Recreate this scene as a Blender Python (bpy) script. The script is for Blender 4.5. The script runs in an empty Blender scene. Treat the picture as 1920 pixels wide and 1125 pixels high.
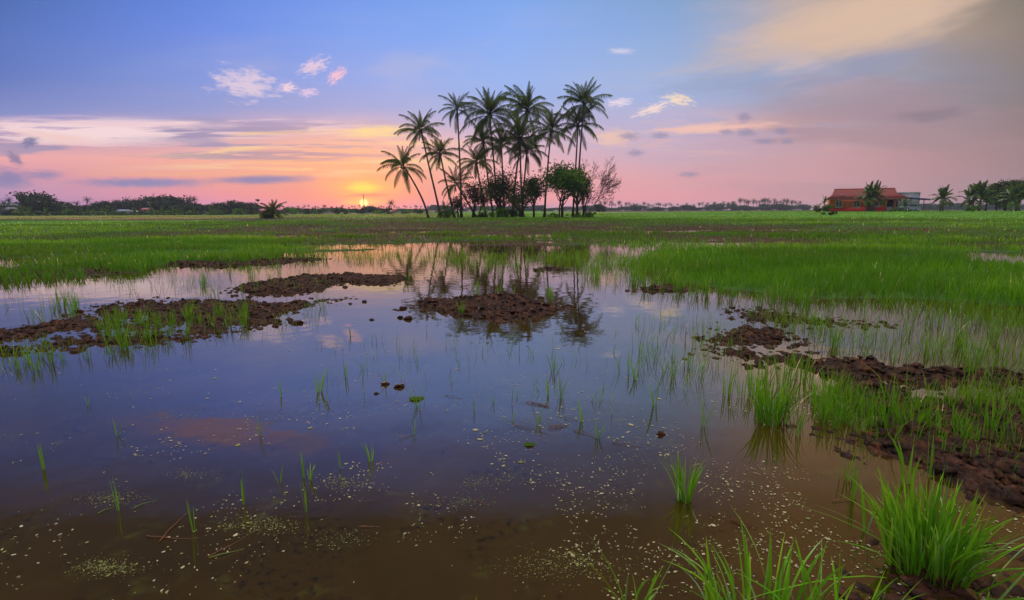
import bpy, bmesh, math, random
import numpy as np
from mathutils import Vector, Matrix

# ============================================================ camera, sky, sun, exposure
S = bpy.context.scene
COL = S.collection
F = 960.0
PITCH = math.atan(168.5 / 960); ROLL = math.radians(-0.2)
CAMH = 1.5
RM = Matrix.Rotation(math.pi / 2 - PITCH, 4, 'X') @ Matrix.Rotation(ROLL, 4, 'Z')
cam_d = bpy.data.cameras.new('camera'); cam = bpy.data.objects.new('camera', cam_d)
COL.objects.link(cam); S.camera = cam
cam_d.sensor_width = 36; cam_d.lens = 36 * F / 1920
cam_d.clip_start = 0.05; cam_d.clip_end = 6000
cam.matrix_world = Matrix.Translation((0, 0, CAMH)) @ RM
S.view_settings.view_transform = 'Standard'; S.view_settings.look = 'None'
S.view_settings.gamma = 1; S.view_settings.exposure = 0.0
SUN_EL, SUN_AZ = 1.6, -15.84
RN = np.array([list(r)[:3] for r in RM])[:3]

def ray(px, py):
    d = RN @ np.array([(px - 960) / F, -(py - 562.5) / F, -1.0]); return d
def G(px, py, z=0.0):                     # point of the ground plane z seen there
    d = ray(px, py); t = (z - CAMH) / d[2]; return np.array([d[0] * t, d[1] * t])
def P(px, py, Y):                         # point at depth Y
    d = ray(px, py); t = Y / d[1]; return Vector((d[0] * t, Y, CAMH + d[2] * t))
def UV(px, py):
    d = ray(px, py); return d[0] / d[1], d[2] / d[1]
def PX(x, y, z=0.0):
    v = np.stack([x, y, z - CAMH + 0 * x], -1) @ RN
    w = np.maximum(-v[..., 2], 1e-3)
    px = 960 + F * v[..., 0] / w; py = 562.5 - F * v[..., 1] / w
    return px, np.where(v[..., 2] < 0, py, 1e5)

# ---------------------------------------------------------------- node expression helper
class NB:
    def __init__(s, nt): s.nt = nt; s.n = nt.nodes; s.l = nt.links
    def node(s, t, **k):
        a = s.n.new(t)
        for q, v in k.items(): setattr(a, q, v)
        return a
    def put(s, sock, v):
        if isinstance(v, bpy.types.NodeSocket): s.l.new(v, sock)
        elif v is not None:
            if isinstance(v, (tuple, list)) and len(v) == 3 and sock.type == 'RGBA': v = (*v, 1)
            sock.default_value = v
    def m(s, op, a, b=None, c=None, clamp=False):
        n = s.node('ShaderNodeMath', operation=op, use_clamp=clamp)
        s.put(n.inputs[0], a)
        if b is not None: s.put(n.inputs[1], b)
        if c is not None: s.put(n.inputs[2], c)
        return n.outputs[0]
    def add(s, a, b): return s.m('ADD', a, b)
    def sub(s, a, b): return s.m('SUBTRACT', a, b)
    def mul(s, a, b): return s.m('MULTIPLY', a, b)
    def ss(s, v, a, b, o0=0.0, o1=1.0):
        n = s.node('ShaderNodeMapRange', interpolation_type='SMOOTHSTEP')
        s.put(n.inputs[0], v); s.put(n.inputs[1], a); s.put(n.inputs[2], b); s.put(n.inputs[3], o0); s.put(n.inputs[4], o1)
        return n.outputs[0]
    def mix(s, f, a, b, bt='MIX'):
        n = s.node('ShaderNodeMix', data_type='RGBA', blend_type=bt)
        s.put(n.inputs[0], f); s.put(n.inputs[6], a); s.put(n.inputs[7], b); return n.outputs[2]
    def xyz(s, x=0, y=0, z=0):
        n = s.node('ShaderNodeCombineXYZ'); s.put(n.inputs[0], x); s.put(n.inputs[1], y); s.put(n.inputs[2], z); return n.outputs[0]
    def noise(s, vec, scale=1, detail=4, rough=.5, dist=0):
        n = s.node('ShaderNodeTexNoise'); s.put(n.inputs['Vector'], vec)
        n.inputs['Scale'].default_value = scale; n.inputs['Detail'].default_value = detail
        n.inputs['Roughness'].default_value = rough; n.inputs['Distortion'].default_value = dist
        return n.outputs[0]
    def ramp(s, f, stops, interp='LINEAR'):
        n = s.node('ShaderNodeValToRGB'); r = n.color_ramp; r.interpolation = interp
        while len(r.elements) > 1: r.elements.remove(r.elements[-1])
        stops = sorted(stops, key=lambda q: q[0])
        r.elements[0].position = stops[0][0]; r.elements[0].color = (*stops[0][1], 1)
        for p, c in stops[1:]:
            e = r.elements.new(p); e.color = (*c, 1)
        s.put(n.inputs[0], f); return n.outputs[0]

def lin(c):
    return tuple(((v / 255) / 12.92 if v / 255 <= .04045 else ((v / 255 + .055) / 1.055) ** 2.4) for v in c)

# ---------------------------------------------------------------- sky
W = bpy.data.worlds.new('World'); S.world = W; W.use_nodes = True
nt = W.node_tree; nt.nodes.clear(); B = NB(nt)
tc = B.node('ShaderNodeTexCoord'); sep = B.node('ShaderNodeSeparateXYZ'); nt.links.new(tc.outputs['Generated'], sep.inputs[0])
X, Yd, Z = sep.outputs
YY = B.m('MAXIMUM', B.m('ABSOLUTE', Yd), .12)
U = B.m('DIVIDE', X, YY); V = B.m('DIVIDE', B.m('ABSOLUTE', Z), YY)
uv = B.xyz(U, V)
# broad colour of the dusk sky: seven vertical gradients across the azimuth
COLS = [
 (0,    [(395,(150,125,185)),(372,(185,138,188)),(330,(214,150,178)),(295,(236,170,172)),(262,(176,150,188)),(235,(182,160,200)),(205,(128,138,202)),(150,(86,114,192)),(60,(74,108,188)),(0,(62,98,172)),(-150,(52,80,150)),(-400,(28,25,24))]),
 (400,  [(392,(205,140,190)),(368,(240,142,158)),(335,(250,160,140)),(300,(240,172,158)),(262,(204,168,186)),(232,(168,160,205)),(205,(142,154,214)),(150,(124,150,224)),(60,(100,138,230)),(0,(92,132,226)),(-150,(66,94,170)),(-400,(28,25,22))]),
 (680,  [(392,(225,130,150)),(372,(255,138,100)),(335,(255,156,112)),(300,(254,180,130)),(262,(240,185,160)),(225,(190,175,206)),(200,(160,168,222)),(150,(144,168,236)),(60,(122,162,243)),(0,(115,156,240)),(-150,(72,100,176)),(-400,(30,26,20))]),
 (960,  [(392,(205,155,190)),(375,(240,155,165)),(340,(242,168,172)),(300,(222,178,196)),(262,(200,180,212)),(225,(172,178,224)),(190,(158,180,236)),(150,(150,182,243)),(60,(135,174,246)),(0,(128,170,242)),(-150,(78,104,168)),(-400,(34,28,20))]),
 (1250, [(392,(185,165,190)),(375,(235,160,170)),(340,(228,165,172)),(300,(200,170,190)),(262,(190,172,200)),(225,(178,176,212)),(190,(168,182,226)),(150,(166,184,224)),(60,(142,172,220)),(0,(128,164,210)),(-150,(100,112,150)),(-400,(62,46,26))]),
 (1550, [(392,(190,160,170)),(375,(208,155,160)),(340,(205,156,160)),(300,(198,155,162)),(262,(182,155,170)),(225,(166,154,174)),(190,(158,156,178)),(150,(158,160,186)),(100,(165,162,178)),(60,(200,175,160)),(0,(190,166,150)),(-150,(158,122,95)),(-400,(118,84,44))]),
 (1920, [(392,(140,115,125)),(372,(160,124,130)),(330,(158,126,130)),(290,(152,124,128)),(250,(145,122,126)),(200,(140,122,124)),(150,(136,122,122)),(100,(140,122,115)),(50,(136,122,112)),(0,(125,115,104)),(-150,(150,116,84)),(-400,(118,86,42))]),
]
warp = B.mul(B.sub(B.noise(B.xyz(B.mul(U, 2.2), B.mul(V, 9.0), 3.0), 1.0, 4, .55), .5), .045)
Vw = B.add(V, warp)
prev = None
for i, (cx, st) in enumerate(COLS):
    stops = []
    for py, c in st:
        v = UV(cx, py)[1] if py > -390 else .95
        if py >= 225: c = (min(255, c[0] * 1.06), c[1] * 1.01, c[2])
        stops.append((min(max(v, 0.0), 1.0), lin(c)))
        if py <= -390: stops.append((.66, lin([(c[k] * .88 + st[-2][1][k] * .12) for k in range(3)])))
    c = B.ramp(Vw, stops)
    if prev is None: prev = c
    else:
        u0 = UV(COLS[i-1][0], 300)[0]; u1 = UV(cx, 300)[0]
        n = B.node('ShaderNodeMapRange'); B.put(n.inputs[0], U); n.inputs[1].default_value = u0; n.inputs[2].default_value = u1
        prev = B.mix(n.outputs[0], prev, c)
sky = prev
def blob(px, py, rx, ry, rot=0.0, soft=.9, nz=.9, ns=(8, 10), seed=0.0, lo=.15):
    """soft-edged cloud mask round a direction; broken up by noise"""
    u, v = UV(px, py)
    mp = B.node('ShaderNodeMapping', vector_type='TEXTURE'); B.put(mp.inputs[0], uv)
    mp.inputs['Location'].default_value = (u, v, 0); mp.inputs['Rotation'].default_value = (0, 0, rot); mp.inputs['Scale'].default_value = (rx / 975., ry / 989., 1)
    ln = B.node('ShaderNodeVectorMath', operation='LENGTH'); B.put(ln.inputs[0], mp.outputs[0]); r = ln.outputs['Value']
    if nz:
        ma = B.node('ShaderNodeVectorMath', operation='MULTIPLY_ADD'); B.put(ma.inputs[0], mp.outputs[0]); ma.inputs[1].default_value = (ns[0] * .33, ns[1] * .33, 0); ma.inputs[2].default_value = (0, 0, seed)
        r = B.m('MULTIPLY_ADD', B.noise(ma.outputs[0], 1.0, 5, .6), 2.2 * nz, B.sub(r, 1.1 * nz))
    return B.ss(r, 1.0, lo, 0, soft)
def cloud(colr, *a, **k):
    global sky
    sky = B.mix(blob(*a, **k), sky, lin(colr))
# long streaks to the left and round the sun
def streaks(scaleu, scalev, seed, t0, t1, px, py, rx, ry, colr, amt):
    global sky
    n = B.noise(B.xyz(B.mul(U, scaleu), B.mul(V, scalev), seed), 1.0, 6, .58, .3)
    w = blob(px, py, rx, ry, soft=amt, nz=.25, ns=(3, 6), seed=seed, lo=.3)
    sky = B.mix(B.mul(B.ss(n, t0, t0 + (t1 - t0) * .7), w), sky, lin(colr))
streaks(3.0, 40, 1.0, .50, .62, 300, 262, 620, 62, (150, 142, 184), .85)
streaks(2.5, 38, 5.0, .50, .62, 250, 240, 560, 30, (250, 212, 222), 1.)
streaks(2.5, 45, 9.0, .50, .64, 560, 285, 460, 62, (255, 208, 158), 1.)
streaks(2.8, 60, 13.0, .52, .62, 640, 248, 190, 16, (255, 222, 140), 1.)
streaks(3.2, 55, 21.0, .50, .60, 520, 292, 330, 14, (170, 140, 170), .8)
streaks(2.5, 45, 33.0, .50, .62, 420, 318, 420, 22, (255, 176, 130), .95)
streaks(1.6, 8, 71.0, .46, .70, 1050, 150, 900, 150, (186, 186, 222), .42)
streaks(2.4, 12, 75.0, .48, .66, 1420, 110, 420, 110, (206, 190, 204), .5)
streaks(2.2, 30, 91.0, .50, .58, 160, 248, 330, 34, (255, 224, 226), .95)
streaks(4.0, 60, 81.0, .52, .60, 620, 305, 260, 20, (255, 224, 150), .85)
streaks(3.0, 26, 44.0, .48, .66, 1300, 255, 420, 60, (246, 188, 172), .6)
streaks(2.2, 14, 51.0, .47, .66, 1640, 260, 420, 190, (172, 136, 144), .55)
# bluish cloud banks low on the left
cloud((118, 122, 186), 270, 343, 175, 13, soft=.95, nz=.35, ns=(16, 3), seed=2.)
cloud((112, 116, 180), 490, 337, 135, 12, rot=.02, soft=1., nz=.3, ns=(8, 3), seed=3.)
cloud((96, 112, 178), 15, 335, 60, 28, soft=.8, nz=.5, seed=4.)
cloud((110, 118, 180), 85, 328, 45, 12, soft=.75, nz=.5, seed=5.)
cloud((88, 96, 156), 56, 266, 26, 13, rot=.3, soft=.85, nz=.7, seed=6.)
cloud((92, 100, 160), 28, 298, 22, 14, rot=-.6, soft=.8, nz=.7, seed=7.)
cloud((250, 206, 200), 110, 258, 115, 13, rot=-.12, soft=.75, nz=.7, ns=(6, 3), seed=8.)
cloud((240, 205, 215), 230, 232, 240, 9, rot=-.02, soft=.75, nz=.8, ns=(6, 3), seed=9.)
cloud((255, 222, 150), 700, 247, 70, 13, rot=.08, soft=.8, nz=.8, ns=(5, 4), seed=10.)
# small lit puffs, upper left
cloud((226, 205, 226), 460, 157, 72, 34, rot=-.12, soft=.9, nz=1.25, seed=11.)
cloud((246, 214, 226), 540, 164, 21, 12, soft=.9, nz=1.2, seed=12.)
cloud((226, 200, 232), 578, 173, 24, 10, rot=.1, soft=.9, nz=1.2, seed=13.)
cloud((238, 206, 226), 588, 124, 34, 17, rot=.35, soft=.85, nz=1.2, seed=14.)
cloud((252, 196, 214), 632, 141, 26, 13, rot=.65, soft=.9, nz=1.2, seed=15.)
# little clouds right of the palms
cloud((255, 226, 214), 1222, 205, 42, 11, rot=.32, soft=.9, nz=1.2, seed=16.)
cloud((255, 226, 196), 1272, 186, 34, 14, rot=-.2, soft=.9, nz=1.2, seed=17.)
cloud((246, 226, 236), 1160, 192, 32, 10, rot=.1, soft=.8, nz=1.2, seed=18.)
cloud((240, 228, 240), 1165, 96, 30, 7, soft=.55, nz=.9, seed=19.)
cloud((254, 200, 180), 1330, 240, 160, 13, rot=.06, soft=.85, nz=.7, ns=(6, 3), seed=20.)
cloud((254, 204, 172), 1150, 258, 62, 22, soft=.7, nz=.7, seed=21.)
for q, (a_, b_, c_, d_) in enumerate([(1395,220,16,10),(1400,248,22,9),(1362,247,16,6),(1465,246,14,8),(1433,265,26,6),(1476,265,14,6),(1238,254,18,7),(1180,256,22,8),(1192,287,18,7),(1292,327,22,6)]):
    cloud((146, 136, 172), a_, b_, c_ * 1.2, d_ * 1.3, soft=.7, nz=.7, seed=30. + q)
cloud((136, 118, 134), 1745, 216, 95, 17, rot=.08, soft=.7, nz=.6, ns=(5, 3), seed=41.)
cloud((142, 156, 196), 1370, 155, 190, 30, rot=.08, soft=.45, nz=.8, seed=42.)
# the big warm cloud upper right and the blue-grey gap below it
cloud((216, 186, 168), 1590, 36, 330, 84, rot=.24, soft=.95, nz=.6, ns=(4, 4), seed=43., lo=.3)
cloud((226, 192, 164), 1630, 34, 230, 66, rot=.28, soft=.6, nz=1.0, ns=(5, 6), seed=44., lo=.2)
cloud((146, 152, 186), 1600, 128, 200, 30, rot=.22, soft=.6, nz=.6, seed=45.)
cloud((190, 122, 92), 330, -90, 260, 40, rot=.1, soft=.45, nz=.8, seed=46.)
# sunset glow
cloud((255, 190, 60), 682, 352, 120, 30, soft=.9, nz=.35, ns=(2, 5), seed=50., lo=0.)
cloud((255, 236, 40), 680, 351, 44, 14, soft=1., nz=.45, ns=(2, 5), seed=51., lo=.1)
cloud((255, 206, 80), 682, 379, 66, 13, soft=.95, nz=.5, ns=(3, 5), seed=52., lo=0.)
cloud((222, 106, 92), 690, 366, 60, 4, soft=.8, nz=.5, ns=(5, 2), seed=53.)
u0, v0 = UV(682, 381)
dd = B.m('SQRT', B.add(B.m('POWER', B.m('ABSOLUTE', B.sub(U, u0)), 2), B.m('POWER', B.m('ABSOLUTE', B.mul(B.sub(V, v0), 1.0)), 2)))
disc = B.ss(dd, .011, .002)
sky = B.mix(disc, sky, (3.2, 1.9, .6))
glow = B.ss(dd, .14, .0)
sky = B.mix(B.mul(glow, .34), sky, (1.0, .20, .02), 'ADD')
# unseen sky overhead, brightened as an added fill light for ground and rice
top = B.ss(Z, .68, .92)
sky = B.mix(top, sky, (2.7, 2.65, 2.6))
nis = B.node('ShaderNodeTexSky', sky_type='NISHITA', sun_disc=False)
nis.sun_elevation = math.radians(SUN_EL); nis.sun_rotation = math.radians(SUN_AZ)
bg1 = B.node('ShaderNodeBackground'); B.put(bg1.inputs[0], nis.outputs[0]); bg1.inputs[1].default_value = .010
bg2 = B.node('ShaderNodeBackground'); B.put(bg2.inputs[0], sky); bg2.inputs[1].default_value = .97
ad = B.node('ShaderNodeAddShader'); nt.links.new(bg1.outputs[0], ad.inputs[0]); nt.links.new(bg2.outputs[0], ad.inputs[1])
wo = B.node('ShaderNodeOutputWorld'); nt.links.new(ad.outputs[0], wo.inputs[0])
W.cycles.sampling_method = 'MANUAL'; W.cycles.sample_map_resolution = 512

sun_d = bpy.data.lights.new('sun', 'SUN'); sun_d.energy = 1.8; sun_d.angle = math.radians(.8); sun_d.color = (1, .62, .34)
sun = bpy.data.objects.new('sun', sun_d); COL.objects.link(sun)
sd = Vector((math.sin(math.radians(SUN_AZ)) * math.cos(math.radians(SUN_EL)), math.cos(math.radians(SUN_AZ)) * math.cos(math.radians(SUN_EL)), math.sin(math.radians(SUN_EL))))
sun.rotation_euler = sd.to_track_quat('Z', 'Y').to_euler(); sun.location = sd * 50

# ============================================================ helpers
def tag(o, label=None, cat=None, group=None, kind=None):
    if label: o['label'] = label
    if cat: o['category'] = cat
    if group: o['group'] = group
    if kind: o['kind'] = kind
    return o
def empty(name, loc, label, cat, group=None, rz=0.0, sc=1.0):
    o = bpy.data.objects.new(name, None); o.location = loc; o.rotation_euler = (0, 0, rz); o.scale = (sc,) * 3
    o.empty_display_size = .3; COL.objects.link(o); return tag(o, label, cat, group)
def link(name, me, parent=None, loc=None, rot=None, sc=None):
    o = bpy.data.objects.new(name, me); COL.objects.link(o)
    if parent: o.parent = parent
    if loc is not None: o.location = loc
    if rot is not None: o.rotation_euler = rot
    if sc is not None: o.scale = sc if hasattr(sc, '__len__') else (sc,) * 3
    return o
def np_mesh(name, verts, tris=None, quads=None, mat=None, attrs=None, smooth=False):
    verts = np.asarray(verts, dtype=np.float32).reshape(-1, 3)
    me = bpy.data.meshes.new(name); me.vertices.add(len(verts)); me.vertices.foreach_set('co', verts.ravel())
    parts, starts, off = [], [], 0
    for arr, k in ((quads, 4), (tris, 3)):
        if arr is not None and len(arr):
            arr = np.asarray(arr, dtype=np.int32).reshape(-1, k)
            parts.append(arr.ravel()); starts.append(off + np.arange(len(arr), dtype=np.int32) * k); off += arr.size
    me.loops.add(off); me.loops.foreach_set('vertex_index', np.concatenate(parts))
    st = np.concatenate(starts); me.polygons.add(len(st)); me.polygons.foreach_set('loop_start', st)
    if smooth: me.polygons.foreach_set('use_smooth', np.ones(len(st), dtype=bool))
    for k, v in (attrs or {}).items():
        v = np.asarray(v, dtype=np.float32)
        if v.ndim == 1:
            a = me.attributes.new(k, 'FLOAT', 'POINT'); a.data.foreach_set('value', v)
        else:
            a = me.attributes.new(k, 'FLOAT_COLOR', 'POINT')
            a.data.foreach_set('color', np.concatenate([v, np.ones((len(v), 1), np.float32)], 1).ravel())
    me.update(calc_edges=True)
    if mat: me.materials.append(mat)
    return me
class Acc:
    """collects vertex / face arrays and builds one mesh"""
    def __init__(s): s.v = []; s.q = []; s.t = []; s.a = []; s.n = 0
    def add(s, v, q=None, t=None, a=None):
        v = np.asarray(v, float).reshape(-1, 3)
        if q is not None and len(q): s.q.append(np.asarray(q).reshape(-1, 4) + s.n)
        if t is not None and len(t): s.t.append(np.asarray(t).reshape(-1, 3) + s.n)
        s.v.append(v); s.a.append(np.full(len(v), .5) if a is None else (np.zeros(len(v)) + a)); s.n += len(v)
    def box(s, c, d, rz=0, a=None):
        c = np.array(c, float); d = np.array(d, float) / 2
        v = np.array([[x, y, z] for x in (-1, 1) for y in (-1, 1) for z in (-1, 1)]) * d
        if rz: cr, sr = math.cos(rz), math.sin(rz); v = np.stack([v[:, 0]*cr - v[:, 1]*sr, v[:, 0]*sr + v[:, 1]*cr, v[:, 2]], 1)
        s.add(v + c, [[0,1,3,2],[4,6,7,5],[0,4,5,1],[2,3,7,6],[0,2,6,4],[1,5,7,3]], a=a)
    def tube(s, pts, rad, n=6, cap=True, a=None):
        pts = np.asarray(pts, float); rad = np.zeros(len(pts)) + rad
        T = np.gradient(pts, axis=0); T /= np.linalg.norm(T, axis=1)[:, None] + 1e-9
        ref = np.array([0., 0, 1]) if abs(T[:, 2]).mean() < .8 else np.array([1., 0, 0])
        A = np.cross(T, ref); A /= np.linalg.norm(A, axis=1)[:, None] + 1e-9; Bn = np.cross(T, A)
        th = np.arange(n) * 2 * math.pi / n
        v = pts[:, None] + rad[:, None, None] * (A[:, None] * np.cos(th)[None, :, None] + Bn[:, None] * np.sin(th)[None, :, None])
        i = np.arange(len(pts) - 1)[:, None] * n; j = np.arange(n)[None]
        q = np.stack([i + j, i + (j + 1) % n, i + n + (j + 1) % n, i + n + j], -1).reshape(-1, 4)
        v = v.reshape(-1, 3); t = []
        if cap:
            v = np.vstack([v, pts[0], pts[-1]]); e = len(v); L = (len(pts) - 1) * n
            t = [[e - 2, (k + 1) % n, k] for k in range(n)] + [[e - 1, L + k, L + (k + 1) % n] for k in range(n)]
        s.add(v, q, t, a)
    def mesh(s, name, mat, smooth=False):
        return np_mesh(name, np.vstack(s.v), np.vstack(s.t) if s.t else None, np.vstack(s.q) if s.q else None, mat, {'tint': np.concatenate(s.a)}, smooth)

def hsh(ix, iy, seed):
    h = (ix.astype(np.int64) * 374761393 + iy.astype(np.int64) * 668265263 + seed * 1442695041) & 0xffffffff
    h = ((h ^ (h >> 13)) * 1274126177) & 0xffffffff
    return ((h ^ (h >> 16)) & 0xffff) / 65535.0
def vn(x, y, seed=0):
    ix = np.floor(x); iy = np.floor(y); fx = x - ix; fy = y - iy; fx = fx*fx*(3-2*fx); fy = fy*fy*(3-2*fy)
    a, b = hsh(ix, iy, seed), hsh(ix+1, iy, seed); c, d = hsh(ix, iy+1, seed), hsh(ix+1, iy+1, seed)
    return (a*(1-fx)+b*fx)*(1-fy) + (c*(1-fx)+d*fx)*fy
def fbm(x, y, o=4, seed=0, g=.5):
    r = 0; a = 1; n = 0
    for k in range(o): r = r + a * vn(x * 2**k, y * 2**k, seed + k * 17); n += a; a *= g
    return r / n
def sst(v, a, b):
    t = np.clip((v - a) / (b - a), 0, 1); return t*t*(3-2*t)
def sdf(poly, x, y):                       # positive inside
    poly = np.asarray(poly, float); d = np.full(np.shape(x), 1e9); ins = np.zeros(np.shape(x), bool)
    for i in range(len(poly)):
        a, b = poly[i-1], poly[i]; e = b - a; wx, wy = x - a[0], y - a[1]
        t = np.clip((wx*e[0] + wy*e[1]) / (e @ e + 1e-12), 0, 1)
        d = np.minimum(d, (wx - e[0]*t)**2 + (wy - e[1]*t)**2)
        c = ((a[1] <= y) != (b[1] <= y)) & (x < a[0] + (y - a[1]) * (b[0]-a[0]) / ((b[1]-a[1]) if abs(b[1]-a[1]) > 1e-9 else 1e-9))
        ins ^= c
    return np.where(ins, 1, -1) * np.sqrt(d)
def gp(pts, z=0.0): return np.array([G(a, b, z) for a, b in pts])

# ============================================================ materials
def mat(name):
    m = bpy.data.materials.new(name); m.use_nodes = True; m.node_tree.nodes.clear(); b = NB(m.node_tree)
    b.out = b.node('ShaderNodeOutputMaterial'); return m, b
def attr(b, n='tint'):
    a = b.node('ShaderNodeAttribute'); a.attribute_name = n; return a
def pos(b): return b.node('ShaderNodeNewGeometry').outputs['Position']
def objc(b): return b.node('ShaderNodeTexCoord').outputs['Object']
def leafmat(name, stops, transl=.4, gloss=.35, nscale=0.0, amt=.25):
    m, b = mat(name); f = attr(b).outputs['Fac']
    if nscale: f = b.add(f, b.mul(b.sub(b.noise(pos(b), nscale, 3), .5), amt))
    c = b.ramp(f, stops)
    d = b.node('ShaderNodeBsdfDiffuse'); b.put(d.inputs[0], c)
    t = b.node('ShaderNodeBsdfTranslucent'); b.put(t.inputs[0], b.mix(.35, c, (.30, .42, .03)) if transl > .3 else c)
    g = b.node('ShaderNodeBsdfGlossy'); g.inputs['Roughness'].default_value = .38; b.put(g.inputs[0], (1, 1, 1))
    m1 = b.node('ShaderNodeMixShader'); m1.inputs[0].default_value = transl
    b.l.new(d.outputs[0], m1.inputs[1]); b.l.new(t.outputs[0], m1.inputs[2])
    fr = b.node('ShaderNodeFresnel'); fr.inputs[0].default_value = 1.35
    m2 = b.node('ShaderNodeMixShader'); b.put(m2.inputs[0], b.mul(fr.outputs[0], gloss))
    b.l.new(m1.outputs[0], m2.inputs[1]); b.l.new(g.outputs[0], m2.inputs[2]); b.l.new(m2.outputs[0], b.out.inputs[0])
    return m
def simple(name, col, rough=.8, var=.15, nscale=2.0, bump=0.0, metal=0.0, col2=None, spec=.5, stretch=(1, 1, 1)):
    m, b = mat(name); p = b.node('ShaderNodeBsdfPrincipled')
    mp = b.node('ShaderNodeMapping'); b.put(mp.inputs[0], objc(b)); mp.inputs['Scale'].default_value = stretch
    n = b.noise(mp.outputs[0], nscale, 6, .6)
    c2 = col2 or tuple(v * (1 - 2.2 * var) for v in col)
    b.put(p.inputs['Base Color'], b.mix(b.ss(n, .3, .72), col, c2)); p.inputs['Roughness'].default_value = rough
    p.inputs['Metallic'].default_value = metal; p.inputs['Specular IOR Level'].default_value = spec
    if bump:
        bp = b.node('ShaderNodeBump'); bp.inputs['Strength'].default_value = bump; b.put(bp.inputs['Height'], n); b.l.new(bp.outputs[0], p.inputs['Normal'])
    b.l.new(p.outputs[0], b.out.inputs[0]); return m

M = {}
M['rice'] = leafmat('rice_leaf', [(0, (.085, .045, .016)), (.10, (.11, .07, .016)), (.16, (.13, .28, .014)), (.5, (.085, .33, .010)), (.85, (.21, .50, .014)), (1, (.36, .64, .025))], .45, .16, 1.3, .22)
M['frond'] = leafmat('coconut_leaf', [(0, (.07, .03, .010)), (.25, (.038, .024, .006)), (.45, (.012, .024, .003)), (1, (.05, .09, .007))], .35, .04)
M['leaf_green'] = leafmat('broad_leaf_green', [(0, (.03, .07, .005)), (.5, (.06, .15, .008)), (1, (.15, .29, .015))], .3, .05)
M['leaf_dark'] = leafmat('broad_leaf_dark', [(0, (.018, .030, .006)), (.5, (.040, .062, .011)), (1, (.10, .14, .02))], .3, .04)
M['leaf_far'] = leafmat('distant_leaf', [(0, (.018, .028, .014)), (.5, (.030, .045, .018)), (1, (.055, .075, .025))], .2, .05)
M['leaf_banana'] = leafmat('banana_leaf', [(0, (.07, .05, .02)), (.3, (.05, .075, .02)), (.6, (.07, .13, .02)), (1, (.22, .36, .03))], .3, .07)
M['bark'] = simple('palm_bark', (.085, .060, .045), .9, .2, 6, .4, stretch=(1, 1, 6))
M['bark_dark'] = simple('tree_bark', (.042, .028, .022), .9, .2, 5, .5)
M['coconut'] = simple('coconut_husk', (.10, .10, .03), .7)

# ============================================================ ground regions
WATER_PX = [(-500, 560), (0, 529), (120, 521), (250, 512), (330, 493), (480, 491), (600, 487), (640, 477), (690, 469), (780, 467), (850, 473), (930, 484), (1010, 479), (1060, 486),
            (1090, 468), (1140, 463), (1200, 466), (1205, 480), (1190, 500), (1235, 520), (1300, 534), (1400, 548), (1490, 562), (1600, 560), (1750, 564), (1920, 574), (2350, 600)]
WATER = np.vstack([gp(WATER_PX), [[12, -14], [-12, -14]]])
POND2 = gp([(1775, 478), (1830, 473), (1900, 474), (2100, 480), (2150, 500), (1930, 497), (1850, 492), (1800, 486)])
BANKS_PX = [
 ('A', [(150,582),(175,574),(215,570),(255,563),(293,559),(320,566),(400,561),(470,566),(520,570),(560,565),(600,562),(672,556),(640,568),(570,580),(548,590),(552,606),(520,611),(460,619),(400,629),(330,627),(300,612),(250,604),(200,600),(150,592)]),
 ('A2', [(-60,632),(0,621),(60,612),(125,598),(190,596),(240,605),(300,614),(260,622),(200,620),(130,620),(60,633),(0,643),(-60,652)]),
 ('A3', [(-60,668),(0,654),(60,647),(110,634),(190,629),(260,631),(330,629),(390,631),(330,642),(250,646),(160,652),(110,662),(60,657),(0,667)]),
 ('B', [(428, 540), (500, 527), (560, 517), (640, 513), (700, 517), (766, 521), (750, 532), (700, 534), (650, 533), (600, 545), (540, 555), (470, 556), (432, 550)]),
 ('C', [(775, 577), (820, 561), (870, 556), (960, 555), (1020, 564), (1074, 574), (1060, 584), (1000, 595), (930, 602), (860, 592), (800, 590)]),
 ('D', [(-200, 512), (0, 504), (90, 504), (200, 501), (242, 512), (160, 517), (60, 524), (0, 530), (-200, 545)]),
 ('D2', [(300, 494), (400, 488), (500, 484), (620, 486), (520, 494), (400, 501), (330, 498)]),
 ('E2', [(990, 504), (1030, 501), (1070, 503), (1060, 507), (1010, 508)]),
 ('F', [(1368, 582), (1430, 578), (1500, 592), (1580, 600), (1660, 607), (1650, 614), (1560, 609), (1490, 611), (1440, 606), (1380, 603)]),
 ('G', [(1320, 637), (1370, 622), (1440, 619), (1490, 630), (1505, 643), (1440, 646), (1380, 645)]),
 ('H', [(1316, 648), (1380, 653), (1450, 664), (1520, 662), (1600, 678), (1700, 690), (1850, 702), (1960, 706), (1960, 720), (1850, 720), (1740, 724), (1680, 716), (1620, 722), (1560, 706), (1480, 692), (1390, 684), (1330, 665)]),
 ('I', [(1545, 812), (1600, 790), (1570, 740), (1600, 715), (1680, 722), (1700, 745), (1800, 750), (1940, 745), (2300, 800), (2300, 1010), (1980, 965), (1890, 950), (1800, 925), (1730, 880), (1640, 850), (1580, 830)]),
 ('J', [(1640, 1030), (1720, 1010), (1840, 1040), (1880, 1100), (1820, 1150), (1700, 1150), (1650, 1100)]),
 ('K', [(1180, 545), (1250, 534), (1310, 538), (1290, 546), (1220, 548)]),
]
BANKS = {k: gp(v) for k, v in BANKS_PX}

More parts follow.
